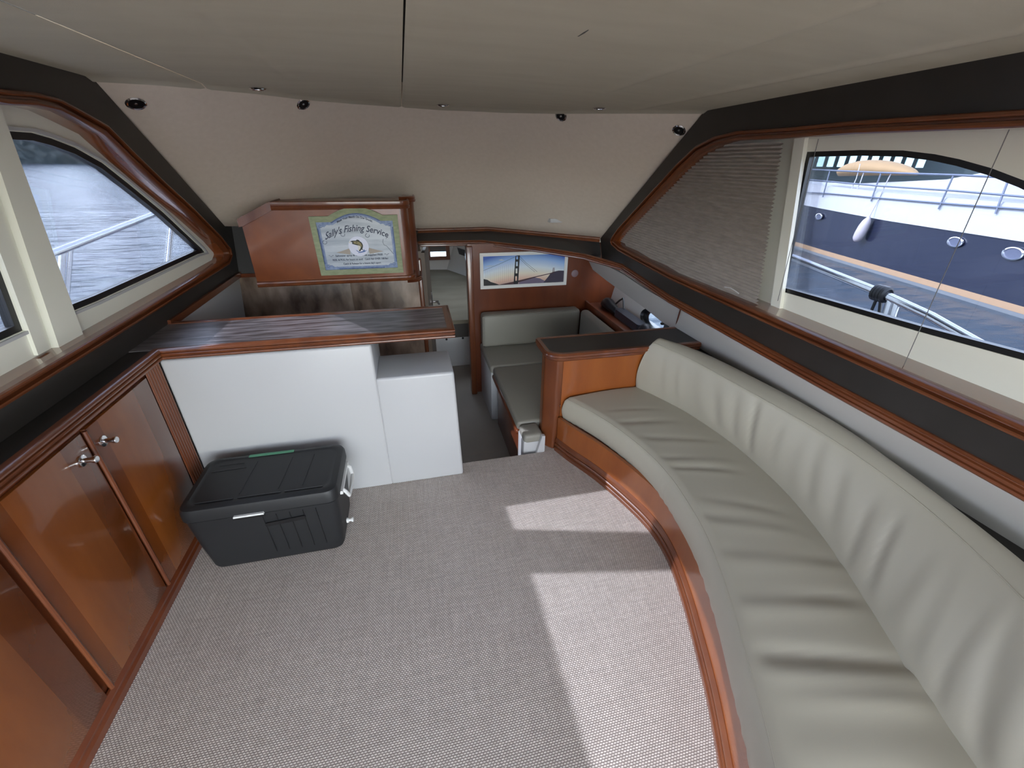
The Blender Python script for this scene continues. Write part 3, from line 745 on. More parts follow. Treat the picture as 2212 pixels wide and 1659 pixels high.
obj('hook', *tubegeo([sm(0)(SW*a, SH*b, .0072) for a, b in ((.80, .60), (.79, .55), (.80, .50), (.83, .48), (.86, .42), (.90, .34))], .0016, 5), mat('sign_hook', (.22, .24, .27), .5), sg)
obj('hook', *tubegeo([sm(0)(SW*a, SH*b, .0072) for a, b in ((.845, .66), (.84, .62), (.835, .60))], .0013, 5), mat('sign_hook_b', (.2, .2, .22), .5), sg)

# ------------------------------------------------------------------ bridge picture
PYY = YB-.004
pc = [PY(u, v, PYY-.012) for u, v in ((1037, 622), (1222, 618), (1228, 549), (1037, 547))]
px0, px1 = (pc[0].x+pc[3].x)/2, (pc[1].x+pc[2].x)/2
pz0, pz1 = (pc[0].z+pc[1].z)/2, pc[3].z
PW, PH = px1-px0, pz1-pz0
pic = thing('bridge_picture', 'white framed panorama of a suspension bridge at dusk', 'picture', (px0+PW/2, PYY, pz0))
pm = lambda a, b, h: (px0+a, PYY-h, pz0+b)
fw_ = .028
slab('picture_frame', [(0, 0), (PW, 0), (PW, PH), (0, PH)], [[(fw_, fw_), (fw_, PH-fw_), (PW-fw_, PH-fw_), (PW-fw_, fw_)]], 0, .016, pm, WHITEP, pic)
def sky_print():
    m = bpy.data.materials.new('dusk_sky_print'); m.use_nodes = True; N = m.node_tree; L = N.links.new; b = N.nodes['Principled BSDF']; b.inputs['Roughness'].default_value = .35
    g = N.nodes.new('ShaderNodeNewGeometry'); sp = N.nodes.new('ShaderNodeSeparateXYZ'); L(g.outputs['Position'], sp.inputs[0])
    def mr_(src, a, b_, c, d):
        r = N.nodes.new('ShaderNodeMapRange'); r.inputs[1].default_value = a; r.inputs[2].default_value = b_; r.inputs[3].default_value = c; r.inputs[4].default_value = d; L(src, r.inputs[0]); return r.outputs[0]
    v = mr_(sp.outputs['Z'], pz0, pz1, 0, 1); u = mr_(sp.outputs['X'], px0, px1, -1, 1)
    ab_ = N.nodes.new('ShaderNodeMath'); ab_.operation = 'ABSOLUTE'; L(u, ab_.inputs[0])
    pw = N.nodes.new('ShaderNodeMath'); pw.operation = 'POWER'; pw.inputs[1].default_value = 2; L(ab_.outputs[0], pw.inputs[0])
    ml_ = N.nodes.new('ShaderNodeMath'); ml_.operation = 'MULTIPLY_ADD'; ml_.inputs[1].default_value = .22; L(pw.outputs[0], ml_.inputs[0]); L(v, ml_.inputs[2])
    r = N.nodes.new('ShaderNodeValToRGB'); e = r.color_ramp.elements
    e[0].position = .08; e[0].color = (.30, .20, .22, 1); e[1].position = 1.0; e[1].color = (.03, .10, .45, 1)
    for p, c in ((.25, (.72, .48, .38, 1)), (.40, (.80, .74, .62, 1)), (.58, (.72, .80, .88, 1)), (.82, (.30, .48, .80, 1))):
        x = e.new(p); x.color = c
    L(ml_.outputs[0], r.inputs[0]); L(r.outputs[0], b.inputs['Base Color'])
    return m
slab('print', [(fw_, fw_), (PW-fw_, fw_), (PW-fw_, PH-fw_), (fw_, PH-fw_)], [], .002, .007, pm, sky_print(), pic)
PBK = mat('print_black', (.008, .008, .012), .4); PPU = mat('print_plum', (.06, .025, .035), .4); PCL = mat('print_cloud', (.45, .52, .62), .5)
iw, ih = PW-2*fw_, PH-2*fw_
pp = lambda a, b, h: pm(fw_+a*iw, fw_+b*ih, h)
def pr(name, pts, h, m_, holes=()): return obj(name, *prism(ccw(pts), [ccw(x)[::-1] for x in holes], .007, h, pp), m_, pic)
pr('print_hill', [(0, 0), (0, .24), (.05, .2), (.09, .12), (.14, .07), (.2, 0)], .0076, PBK)
pr('print_shore', [(.74, 0), (1, 0), (1, .40), (.93, .41), (.86, .37), (.83, .33), (.80, .2), (.77, .1)], .0074, mat('print_dusk', (.04, .032, .06), .4))
pr('print_water', [(.43, 0), (.8, 0), (.7, .16), (.6, .22), (.44, .08)], .0073, mat('print_sea', (.16, .13, .20), .4))
pr('print_deck', [(.17, 0), (.38, .1), (.6, .22), (.78, .31), (.87, .36), (.87, .33), (.66, .22), (.43, .06), (.36, .0)], .0078, PPU)
hl = [[(.396, .86), (.418, .86), (.418, .96), (.396, .96)], [(.395, .63), (.416, .63), (.416, .78), (.395, .78)], [(.391, .38), (.413, .38), (.413, .55), (.391, .55)], [(.388, .12), (.409, .12), (.409, .28), (.388, .28)]]
pr('print_tower', [(.367, 0), (.423, 0), (.44, .99), (.43, 1.0), (.40, .98), (.386, .97)], .0082, PBK, hl)
pr('print_tower', [(.855, .35), (.862, .35), (.864, .52), (.858, .52)], .0079, PPU)
pr('print_tower', [(.870, .35), (.877, .35), (.876, .52), (.870, .52)], .0079, PPU)
for pts in (((0, .52), (.2, .73), (.385, .95)), ((.44, .95), (.52, .72), (.66, .40)), ((.44, .88), (.52, .66), (.63, .40))):
    obj('print_cable', *tubegeo([pp(a, b, .0077) for a, b in pts], .0011, 5), PBK, pic)
for i in range(14):
    a = .03+i*.025; top = .54+.0105*i*1.9*.8
    obj('print_hanger', *tubegeo([pp(a, .05+.02*i*.3, .0073), pp(a, top-.02, .0073)], .0004, 4), mat('print_hanger', (.25, .2, .2), .5) if i == 0 else bpy.data.materials['print_hanger'], pic)
pr('print_cloud', [(.18, .86), (.22, .89), (.24, .86), (.26, .84), (.22, .83)], .0074, PCL)
pr('print_cloud', [(.0, .67), (.08, .69), (.14, .67), (.07, .655)], .0074, PCL)
# faint caption in the lower corner of the print
V, F = text_mesh('- - - - - - - - -', .014)
obj('print_caption', [pm(PW*.84+x*.5, fw_+.03+y, .0083) for x, y, z in V], F, mat('print_caption', (.12, .12, .14), .5), pic, False)
cp = PY(1242, 591, YB-.006)
tag(lathe('round_sticker', [(.033, 0), (.033, .004), (.028, .006)], cp+Vector((0, .006, 0)), (0, -1, 0), mat('sticker_mauve', (.20, .14, .16), .5), None, 20), 'small mauve round disc on the bulkhead beside the bridge picture', 'disc')

# ------------------------------------------------------------------ lower dinette
dn = thing('dinette', 'lower dinette berth of grey vinyl cushions on a white base', 'bench', (1.1, 2.8, -.4))
box('bench_base', (.56, 1.59, 3.08, 3.60, -.40, .07), FRP, dn, .012)
box('bench_base', (.575, .70, 2.068, 2.21, -.40, .07), FRP, dn, .012)
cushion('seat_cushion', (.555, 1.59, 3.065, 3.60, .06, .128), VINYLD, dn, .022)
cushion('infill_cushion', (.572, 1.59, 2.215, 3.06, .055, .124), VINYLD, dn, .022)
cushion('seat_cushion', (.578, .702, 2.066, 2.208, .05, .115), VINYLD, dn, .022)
box('table_leaf', (.566, 1.59, 2.22, 3.07, .018, .056), WOODD, dn, .014, 3)
lathe('table_pedestal', [(.095, 0), (.085, .05), (.08, .40)], (.73, 2.86, -.40), (0, 0, 1), FRP, dn, 24)
box('plinth', (.62, 1.59, 2.25, 3.5, -.40, -.36), WOODD, dn, .004)
box('cross_panel', (.60, .63, 2.22, 3.0, -.39, .0), WOODD, dn, .004)
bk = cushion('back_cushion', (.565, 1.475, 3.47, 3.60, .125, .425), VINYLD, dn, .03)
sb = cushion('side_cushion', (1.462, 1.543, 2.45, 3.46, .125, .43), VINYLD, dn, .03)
obj('piping', *tubegeo([(.568, 3.475, .14), (.568, 3.475, .41), (.60, 3.475, .42), (1.43, 3.475, .42)], .004, 6), VINYLD, bk)
stp = tag(obj('step_block', *prism([(.652, -.35), (.704, -.35), (.704, .115), (.686, .12), (.655, .0)], [], 2.038, 2.062, lambda a, b, c: (a, c, b))+(FRP,)), 'small white moulded step block at the foot of the sofa end panel', 'step')
# shelf niche on the starboard side
PN = Vector((-1, .0, .22)).normalized()
def xn(y, z): return 1.80+.046*(y-2.7)+.22*(z-.5)
pl0 = onplane(1418, 693, (1, -.046, -.22), 1.80-.046*2.7-.22*.5)
ehole = lambda ra, rb, oy, oz: [(pl0.y+oy+ra*math.cos(2*math.pi*i/24), pl0.z+oz+rb*math.sin(2*math.pi*i/24)) for i in range(24)]
struct(slab('wall_niche', [(2.32, .40), (3.62, .40), (3.62, .95), (2.32, .95)], [ehole(.15, .062, 0, 0)[::-1]], 0, .015, lambda a, b, c: (xn(a, b)+c, a, b), PANELW), 'white hull lining behind the dinette shelf')
shl = tag(slab('side_shelf', [(1.555, 2.31), (1.90, 2.31), (1.93, 3.61), (1.575, 3.61)], [], .41, .437, lambda a, b, c: (a, b, c), WOODD), 'dark wood shelf along the hull above the dinette', 'shelf')
V, F = prism([(1.548, 2.31), (1.566, 2.31), (1.586, 3.61), (1.568, 3.61)], [], .40, .462, lambda a, b, c: (a, b, c)); obj('shelf_lip', V, F, WOODD, shl)
struct(box('wall_dinette_side', (1.60, 1.64, 2.31, 3.6, -.4, .41), PANELW, None, .0), 'cream panel under the dinette shelf')
plt = thing('oval_porthole', 'oval opening porthole with black rim above the dinette shelf', 'porthole', pl0)
q = PN.to_track_quat('Z', 'Y').to_matrix()
def pell(ra, rb, h, n=28): return [pl0+Vector((0, math.cos(2*math.pi*i/n)*ra, math.sin(2*math.pi*i/n)*rb*.98))+Vector((.22*rb*math.sin(2*math.pi*i/n), 0, 0))+PN*h for i in range(n)]
def ring(name, specs, m_, parent, cap=False):
    V = []; F = []; n = 28
    for ra, rb, h in specs: V += pell(ra, rb, h)
    for j in range(len(specs)-1):
        for k in range(n): F.append((j*n+k, j*n+(k+1) % n, (j+1)*n+(k+1) % n, (j+1)*n+k))
    if cap: F.append(tuple(range(n))); F.append(tuple((len(specs)-1)*n+k for k in range(n)))
    return obj(name, V, F, m_, parent)
ring('rim', [(.185, .085, -.02), (.185, .085, .03), (.17, .075, .045), (.15, .062, .03), (.145, .06, -.02)], BLACK, plt)
ring('pane', [(.15, .062, .012), (.15, .062, .016)], GLASSC, plt, True)
for dy, dz in ((-.14, .02), (.10, .055), (0.02, -.055)):
    lathe('dog_knob', [(.010, 0), (.012, .02), (.006, .028)], pl0+Vector((.22*dz, dy, dz))+PN*.03, PN, BLACK, plt, 10)
# things on the shelf
bag = []
for i in range(15):
    t = i/14; c = Vector((1.70, 3.50-.30*t, .437)); r = .055*(math.sin(math.pi*min(.97, t*.9+.07)))**.5
    bag.append([c+Vector((r*.9*math.cos(a), 0, r*(.9+.12*math.sin(7*t))*(1+math.sin(a)))) for a in [2*math.pi*k/14 for k in range(15)]])
b1 = tag(grid('soft_bag', bag, BLACK, None, 60, True), 'black soft bag on the dinette shelf against the bulkhead', 'bag')
obj('bag_strap', *tubegeo([(1.70, 3.25, .53), (1.71, 3.21, .57), (1.72, 3.17, .60), (1.71, 3.14, .58), (1.70, 3.10, .53)], .008, 6), BLACK, b1)
cs = [(1.665, 2.78), (1.75, 2.78), (1.76, 3.22), (1.675, 3.22)]
b2 = tag(obj('long_case', *prism(rounded(cs, .03), [], .437, .50, lambda a, b, c: (a, b, c)), mat('case_slate', (.03, .033, .045), .35)), 'long slate grey case lying on the dinette shelf', 'case')
rows = []
for i in range(11):
    t = i/10; r = .045*(1-(2*t-1)**2)**.5+.004
    rows.append([Vector((1.69+.9*r*math.cos(a), 2.64+.14*t, .437+r*(1+math.sin(a)))) for a in [2*math.pi*k/12 for k in range(13)]])
tag(grid('small_pouch', rows, mat('pouch_black', (.008, .009, .014), .5), None, 60, True), 'small rounded black pouch beside the porthole', 'pouch')

# ------------------------------------------------------------------ island
isl = thing('galley_island', 'white moulded island with a low step and a fluted corner', 'island', (-.45, 1.93, 0))
box('body', (-1.082, -.215, 1.93, 2.31, 0, .842), FRP, isl, .012, 3)
ib = bmbox(-.222, .170, 1.93, 2.225, 0, .662, bev=.014, seg=4)
for v in ib.verts:
    if v.co.x > 0: v.co.x -= .02*(v.co.z/.66)-.012
bmobj('step_body', ib, FRP, isl)
box('lower_body', (-1.05, .12, 1.95, 2.22, -.4, 0), FRP, isl, 0)
box('edge_strip', (.150, .166, 1.975, 1.99, .40, .62), mat('strip_cream', (.55, .54, .47), .5), isl, .004)
ct = thing('island_worktop', 'dark streaked worktop with grooved cherry edging on the island', 'worktop', (-.45, 2.1, .85))
slab('top', [(-1.185, 1.95), (.155, 1.95), (.160, 2.31), (-1.185, 2.31)], [], .845, .886, lambda a, b, c: (a, b, c), COUNTER, ct)
EP = [(0, -.042), (.014, -.042), (.020, -.038), (.021, -.033), (.019, -.029), (.013, -.027), (.013, -.025), (.020, -.022), (.022, -.017), (.020, -.013), (.014, -.011), (.014, -.009), (.022, -.006), (.022, -.001), (.017, .003), (.004, .0045), (-.014, .003), (-.014, -.042)]
V, F = mould([(-1.075, 1.95), (.158, 1.95), (.163, 2.312), (-1.19, 2.312)][::-1], [(o, h+.886) for o, h in EP], lambda a, b, h: (a, b, h), False)
obj('edge_moulding', V, F, WOOD, ct, True, 40)

# ------------------------------------------------------------------ port cabinet
XC = -1.08
cb = thing('side_cabinet', 'long cherry wood cabinet along the port side with push latches', 'cabinet', (XC, .6, 0))
box('carcass', (-1.18, XC-.016, YA, 1.93, 0, .843), WOODD, cb, 0)
DW = .385
dys = [(1.815, 1.425), (1.41, 1.035), (1.01, .625), (.61, .225), (.21, -.175), (-.19, -.58)]
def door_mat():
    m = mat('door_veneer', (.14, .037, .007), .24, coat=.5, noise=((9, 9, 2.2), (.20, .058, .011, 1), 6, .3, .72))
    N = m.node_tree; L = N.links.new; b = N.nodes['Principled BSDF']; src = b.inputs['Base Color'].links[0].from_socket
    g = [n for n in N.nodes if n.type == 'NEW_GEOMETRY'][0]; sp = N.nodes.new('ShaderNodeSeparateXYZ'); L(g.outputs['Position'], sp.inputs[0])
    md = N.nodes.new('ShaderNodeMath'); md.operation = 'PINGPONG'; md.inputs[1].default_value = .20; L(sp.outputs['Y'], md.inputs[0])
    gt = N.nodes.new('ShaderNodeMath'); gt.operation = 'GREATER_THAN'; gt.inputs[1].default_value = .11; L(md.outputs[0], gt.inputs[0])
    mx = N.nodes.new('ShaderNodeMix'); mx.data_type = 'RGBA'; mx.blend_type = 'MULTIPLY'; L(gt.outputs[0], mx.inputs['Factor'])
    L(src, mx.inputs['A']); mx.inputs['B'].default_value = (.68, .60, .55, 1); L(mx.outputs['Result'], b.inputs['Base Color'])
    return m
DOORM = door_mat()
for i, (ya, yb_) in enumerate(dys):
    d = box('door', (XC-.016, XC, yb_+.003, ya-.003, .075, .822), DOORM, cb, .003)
    obj('edge_bead', *tubegeo([(XC+.001, yb_-.004, .078), (XC+.001, yb_-.004, .82)], .007, 8), WOOD, d)
    ly = yb_+.045 if i % 2 == 0 else ya-.05
    lp = (XC, ly, .748)
    lathe('latch_rose', [(.0, .0), (.019, .0), (.019, .004), (.013, .007), (.0, .008)], lp, (1, 0, 0), CHROME, d, 20)
    lathe('latch_knob', [(.0, .006), (.008, .006), (.008, .030), (.0115, .032), (.0115, .040), (.010, .042), (0, .0425)], lp, (1, 0, 0), CHROME, d, 20)
# fluted pilaster
pil = []
yy = 1.822; n = 6; wv = (1.928-1.822)/n
for k in range(n):
    for s in range(7):
        a = math.pi*s/6; pil.append((yy+wv*k+wv*.5-wv*.5*math.cos(a), .006*math.sin(a)))
V = []; F = []
for y, h in pil: V += [(XC-.004+h, y, .03), (XC-.004+h, y, .848)]
for i in range(len(pil)-1): F.append((2*i, 2*i+1, 2*i+3, 2*i+2))
obj('fluted_pilaster', V, F, WOOD, cb, True, 30)
bsp = [(0, 0), (.014, 0), (.016, .03), (.010, .04), (.013, .055), (.006, .072), (0, .075)]
V = []; F = []
for y in (YA, 1.928):
    for o, h in bsp: V.append((XC-.01+o, y, h))
for k in range(len(bsp)-1): F.append((k, k+1, len(bsp)+k+1, len(bsp)+k))
obj('plinth_moulding', V, F, WOODD, cb, True, 30)
lg = thing('side_ledge', 'dark laminate ledge with beaded cherry edge above the port cabinet', 'worktop', (-1.13, .4, .85))
slab('top', [(-1.183, YA), (XC-.002, YA), (XC-.002, 1.945), (-1.183, 1.945)], [], .846, .884, lambda a, b, c: (a, b, c), DARK, lg)
V, F = mould([(XC-.002, YA), (XC-.002, 1.955)][::-1], [(o, h+.886) for o, h in EP], lambda a, b, h: (a, b, h), False)
obj('edge_moulding', V, F, WOOD, lg, True, 40)

# galley counter glimpsed behind the island
gc = thing('galley_counter', 'black galley counter below the stone splashback', 'worktop', (-.6, 3.0, .5))
box('top', (-1.19, -.72, 2.78, GY-.005, .50, .535), BLACK, gc, .005)
box('front', (-1.19, -.72, 2.82, 2.85, -.4, .50), WOODD, gc, .003)

# ------------------------------------------------------------------ sofa
sf = thing('curved_sofa', 'long curved beige vinyl sofa on a cherry wood base', 'sofa', (1.3, 1.2, 0))
BC = [(.782, 2.045), (.83, 1.92), (.92, 1.72), (.99, 1.5), (1.03, 1.3), (1.02, 1.12), (.97, .93), (.91, .76), (.84, .58), (.76, .41), (.66, .22), (.54, .02), (.42, -.15)]
NB = 150
bc_ = catmull([Vector((x, y, 0)) for x, y in BC], NB)
base2 = [(p.x, p.y) for p in bc_]
V, F = mould(base2, [(0, .085), (0, .235), (.02, .235), (.02, .085)], lambda a, b, h: (a, b, h), False)
obj('base_front', V, F, WOODV, sf, True, 40)
V, F = mould(base2, [(0.02, 0), (-.016, 0), (-.017, .022), (-.012, .027), (-.006, .028), (-.006, .031), (-.013, .034), (-.015, .046), (-.011, .051), (-.005, .052), (-.005, .055), (-.011, .058), (-.013, .068), (-.009, .076), (-.002, .088), (.02, .09)], lambda a, b, h: (a, b, h), False)
obj('base_moulding', V, F, WOOD, sf, True, 40)
# seat and back curves
FS = catmull([Vector((x, y, 0)) for x, y in ((.825, 2.045), (.90, 1.90), (.965, 1.74), (1.02, 1.53), (1.04, 1.34), (1.03, 1.18), (.99, .96), (.91, .73), (.82, .53), (.73, .34), (.62, .15), (.5, -.05), (.38, -.2))], NB)
BS = catmull([Vector((x, y, 0)) for x, y in ((1.285, 2.05), (1.36, 1.88), (1.42, 1.70), (1.46, 1.46), (1.465, 1.28), (1.445, 1.05), (1.39, .83), (1.32, .64), (1.24, .45), (1.18, .28), (1.12, .10), (1.05, -.1), (1.0, -.25))], NB)
TS = catmull([Vector((x, y, 0)) for x, y in ((1.335, 2.035), (1.385, 1.87), (1.42, 1.70), (1.455, 1.42), (1.48, 1.22), (1.495, 1.02), (1.485, .82), (1.455, .64), (1.40, .46), (1.34, .32), (1.25, .14), (1.15, -.05), (1.08, -.2))], NB)
OS = catmull([Vector((x, y, 0)) for x, y in ((1.43, 2.05), (1.53, 1.90), (1.585, 1.72), (1.625, 1.46), (1.645, 1.25), (1.64, 1.03), (1.605, .85), (1.57, .66), (1.53, .47), (1.48, .30), (1.4, .12), (1.32, -.1), (1.25, -.25))], NB)
def wr1(s, t, seeds):
    d = 0
    for c, a, wd, sl_, t0, t1 in seeds:
        e = (s-c-sl_*t)/wd
        f = max(0, min(1, (t-t0)/.12))*max(0, min(1, (t1-t)/.25))
        d += a*math.exp(-abs(e)**1.6)*f*(.55+.45*math.sin(s*23+c*90+t*3))
        d -= .3*a*math.exp(-((e-1.8)/1.6)**2)*f
    return d
rnd = random.Random(3)
seat_w = [(.17+.0, -.006, .008, .03, .02, .7), (.30, -.007, .007, .05, .02, .8), (.335, -.006, .006, .05, .03, .7), (.43, -.006, .007, .04, .02, .75), (.47, -.008, .007, .03, .02, .8), (.53, -.009, .008, .02, .02, 1.0), (.595, -.013, .008, .015, .0, .9), (.665, -.014, .009, .03, .02, 1.1), (.71, .006, .012, .03, .05, 1.0), (.78, -.006, .012, .03, .05, .8), (.10, -.004, .008, .05, .05, .7), (.225, -.005, .008, .05, .05, .8)]
rows = []
prof = []
for i in range(NB):
    f, b = FS[i], BS[i]; d = (b-f).normalized(); wdt = (b-f).length
    s = i/(NB-1); row = []
    ez = min(1, i/5.0); rnd_ = math.sqrt(max(0, 1-(1-ez)**2))
    sc_ = .012*math.sin(s*260)*.35*(.5+.5*math.sin(s*37))
    # front face bottom to seam
    for k in range(7):
        t = k/6; z = .225+.125*t; o = -.022*math.sin(math.pi*(.15+.75*t))+sc_*(1-t)**1.2*.5
        row.append(f+d*(o+.0)+Vector((0, 0, z)))
    row.append(f+d*.004+Vector((0, 0, .357)))
    for k in range(1, 31):
        t = k/30
        z = .362+.028*math.sin(math.pi*min(1, t*.62+.05))*1.0+1.25*wr1(s, t, seat_w)
        row.append(f+d*(.004+(wdt+.05)*t)+Vector((0, 0, z)))
    row.append(f+d*(wdt+.06)+Vector((0, 0, .23)))
    rows.append(row)
# rounded nose at the armrest end
nose = []
for j in range(6):
    a = j/6
    cfw = .028*(1-math.sqrt(1-(1-a)**2)) if a < 1 else 0
    r0 = rows[0]; r1 = rows[1]
    nose.append([p+(Vector((0, .010*(1-a), 0)))+Vector((0, 0, (.29-p.z)*.35*(1-a)**2)) for p in r0])
seat = grid('seat_cushion', nose+rows, VINYL, sf, 70, True)
obj('seam', *tubegeo([r[7]+Vector((0, 0, .0005)) for r in rows], .0022, 6), VINYL, seat)
back_w = []
for k in range(17):
    c = .10+k*.046+rnd.uniform(-.006, .006)
    back_w.append((c, -rnd.uniform(.004, .0085), rnd.uniform(.006, .009), rnd.uniform(-.035, -.06), rnd.uniform(.02, .25), rnd.uniform(.85, 1.05)))
back_w += [(.80, -.010, .010, -.05, .1, 1.0), (.86, -.012, .010, -.04, .05, .9)]
rows = []
for i in range(NB):
    b, t_, o = BS[i], TS[i], OS[i]; s = i/(NB-1); row = []
    n_ = (o-t_).normalized()
    for k in range(26):
        t = k/25; p = b.lerp(t_, t); z = .372+.31*t
        bul = -.035*math.sin(math.pi*min(1, t*.95+.03))**.8-wr1(s, t, back_w)*1.3
        row.append(p+n_*bul+Vector((0, 0, z)))
    for k in range(1, 10):
        t = k/9; p = t_.lerp(o, t); z = .684+.026*math.sin(math.pi*t)-.03*t*t
        row.append(p+Vector((0, 0, z)))
    row.append(o+n_*.01+Vector((0, 0, .60))); row.append(o+n_*.0+Vector((0, 0, .40))); row.append(b+n_*.05+Vector((0, 0, .36)))
    rows.append(row)
cen = sum((Vector(p) for p in rows[0]), Vector())/len(rows[0])
ends = []
for j in range(5):
    a = math.pi/2*j/5
    ends.append([cen+(p-cen)*(.80+.20*math.sin(a))+Vector((-.012, .006, 0))*(1-math.sin(a)) for p in rows[0]])
bkr = grid('backrest', ends+rows, VINYL, sf, 70, True)
obj('seam', *tubegeo([r[25]+Vector((0, 0, .001)) for r in rows], .002, 6), VINYL, bkr)
# under structure
V, F = prism([(p.x+.03, p.y) for p in bc_[::6]]+[(1.60, -.2), (1.65, 2.05)], [], .0, .222, lambda a, b, c: (a, b, c))
obj('seat_box', V, F, WOODD, sf)
V, F = prism([(p.x+.02, p.y) for p in OS[::6]]+[(1.72, -.3), (1.72, 2.1)], [], .57, .60, lambda a, b, c: (a, b, c))
tag(obj('back_shelf', V, F, DARK), 'dark shelf between the sofa back and the starboard side', 'shelf')
# end panel / armrest
ar = thing('sofa_end_panel', 'cherry wood end panel of the sofa with dark capping', 'panel', (1.1, 2.17, 0))
pp_ = [(.715, 2.115), (.765, 2.065), (1.66, 2.06), (1.66, 2.205), (.715, 2.21)]
slab('panel', rounded(pp_, [.012, .02, 0, 0, .01], 4), [], .0, .618, lambda a, b, c: (a, b, c), WOODV, ar, 25)
slab('corner_post', rounded([(.706, 2.125), (.762, 2.058), (.80, 2.058), (.80, 2.10), (.75, 2.15), (.706, 2.15)], .01, 3), [], .0, .615, lambda a, b, c: (a, b, c), WOOD, ar, 35)
cap_ = rounded([(.715, 2.10), (.765, 2.055), (1.66, 2.048), (1.66, 2.30), (.715, 2.31)], [.03, .035, 0, 0, .01], 5)
slab('capping', cap_, [], .625, .651, lambda a, b, c: (a, b, c), DARK, ar)
path = rounded([(1.66, 2.31), (.715, 2.31), (.715, 2.10), (.765, 2.055), (1.66, 2.048)], [0, .01, .03, .035, 0], 5)
V, F = mould(path, [(0.012, .606), (-.006, .606), (-.010, .612), (-.005, .620), (-.012, .624), (-.017, .632), (-.013, .640), (-.016, .646), (-.010, .6535), (.012, .6535)], lambda a, b, h: (a, b, h), False)
obj('cap_moulding', V, F, WOOD, ar, True, 40)
lathe('screw_head', [(.004, 0), (.004, .002)], (.793, 2.057, .31), (0, -1, 0), CHROME, ar, 10)
# rear shelf forward of backrest joins the capping
dsp = PZ(1500, 750, .652)
tag(lathe('round_cover_plate', [(.05, 0), (.05, .004), (.045, .007)], (1.56, 1.985, .601), (0, 0, 1), WHITEP, None, 24), 'white round cover plate on the shelf behind the sofa back', 'plate')

# ------------------------------------------------------------------ cooler
ck = thing('cool_box', 'charcoal plastic cool box with white side handles beside the island', 'cooler', (-.72, 1.66, 0))
X0, X1, Y0, Y1 = -1.005, -.400, 1.500, 1.86
def loopz(x0, x1, y0, y1, z, r, seg=6):
    return [(a, b, z) for a, b in rounded([(x0, y0), (x1, y0), (x1, y1), (x0, y1)], r, seg)]
ring_ = []
for z, k, r in ((0, .045, .03), (.006, .030, .04), (.02, .024, .045), (.16, .012, .045), (.30, .003, .045), (.305, .010, .045)):
    ring_.append(loopz(X0+k+.004, X1-k-.004, Y0+k+.003, Y1-k-.003, z, r))
def stack(name, rings, m_, parent):
    n = len(rings[0]); V = [p for r in rings for p in r]; F = []
    for i in range(len(rings)-1):
        for k in range(n): F.append((i*n+k, i*n+(k+1) % n, (i+1)*n+(k+1) % n, (i+1)*n+k))
    F.append(tuple(range(n))); F.append(tuple((len(rings)-1)*n+k for k in range(n)))
    return obj(name, V, F, m_, parent, True, 35)
cbody = stack('body', ring_, COOLER, ck)
lid = stack('lid', [loopz(X0+k, X1-k, Y0+k, Y1-k, z, .05) for z, k in ((.303, .006), (.308, 0), (.348, .001), (.362, .006), (.368, .016), (.369, .030), (.366, .034), (.3655, .045))], COOLER, ck)
for xa, xb_ in ((X0+.06, X0+.2), (X0+.215, X0+.38), (X0+.395, X1-.06)):
    obj('lid_groove', *tubegeo([(xa, Y0+.046, .367), (xb_, Y0+.046, .367)], .0022, 6), BLACK, lid)
for xa in (X0+.215, X0+.365, X0+.46):
    obj('lid_rib', *tubegeo([(xa, Y0+.07, .366), (xa+.012, Y1-.07, .366)], .0022, 6), COOLER, lid)
for a, b in (((X0+.05, Y1-.11), (X0+.19, Y1-.105)), ((X0+.07, Y1-.07), (X0+.17, Y1-.067))):
    obj('lid_groove', *tubegeo([(a[0], a[1], .3665), (b[0], b[1], .3665)], .0018, 6), BLACK, lid)
for k in range(5):
    xa = X0+.30+k*.052
    obj('front_rib', *tubegeo([(xa, Y0+.006, .285), (xa+.002, Y0+.016, .12), (xa+.002, Y0+.020, .06)], .0018, 6), BLACK, cbody)
obj('front_groove', *prism(rounded([(X0+.30, .225), (X0+.46, .235), (X0+.46, .255), (X0+.30, .243)], .008, 3), [], 0, .006, lambda a, b, c: (a, Y0+.003+c, b)), BLACK, cbody)
obj('latch_lip', *prism([(X0+.20, .306), (X0+.315, .306), (X0+.313, .314), (X0+.202, .314)], [], 0, .012, lambda a, b, c: (a, Y0-.010+c, b)), WHITEP, lid)
obj('latch_recess', *prism([(X0+.202, .285), (X0+.312, .285), (X0+.312, .305), (X0+.202, .305)], [], 0, .006, lambda a, b, c: (a, Y0+.002+c, b)), BLACK, lid)
tp0, tp1 = PZ(541, 998, .3695), PZ(639, 986, .3695)
box('tape_strip', (X0+.18, X0+.375, Y1-.034, Y1-.016, .3688, .3705), GREEN, lid, 0)
for sx, xe in ((1, X1), (-1, X0)):
    def hb(y, z, o): return (xe+sx*o, y, z)
    ym = (Y0+Y1)/2
    h = obj('side_handle', *tubegeo([hb(ym-.085, .292, .004), hb(ym-.088, .28, .016), hb(ym-.075, .245, .024), hb(ym, .238, .026), hb(ym+.075, .245, .024), hb(ym+.088, .28, .016), hb(ym+.085, .292, .004)], .0085, 8), WHITEP, ck)
    obj('handle_bracket', *prism([(ym-.11, .285), (ym+.11, .285), (ym+.11, .302), (ym-.11, .302)], [], 0, .012, lambda a, b, c: (xe-sx*.004+sx*c, a, b)), WHITEP, ck)
lathe('drain_spout', [(.012, 0), (.012, .008), (.007, .010), (.007, .02), (.011, .022), (.011, .030)], (X1-.010, Y0+.10, .10), (1, 0, 0), WHITEP, ck, 14)

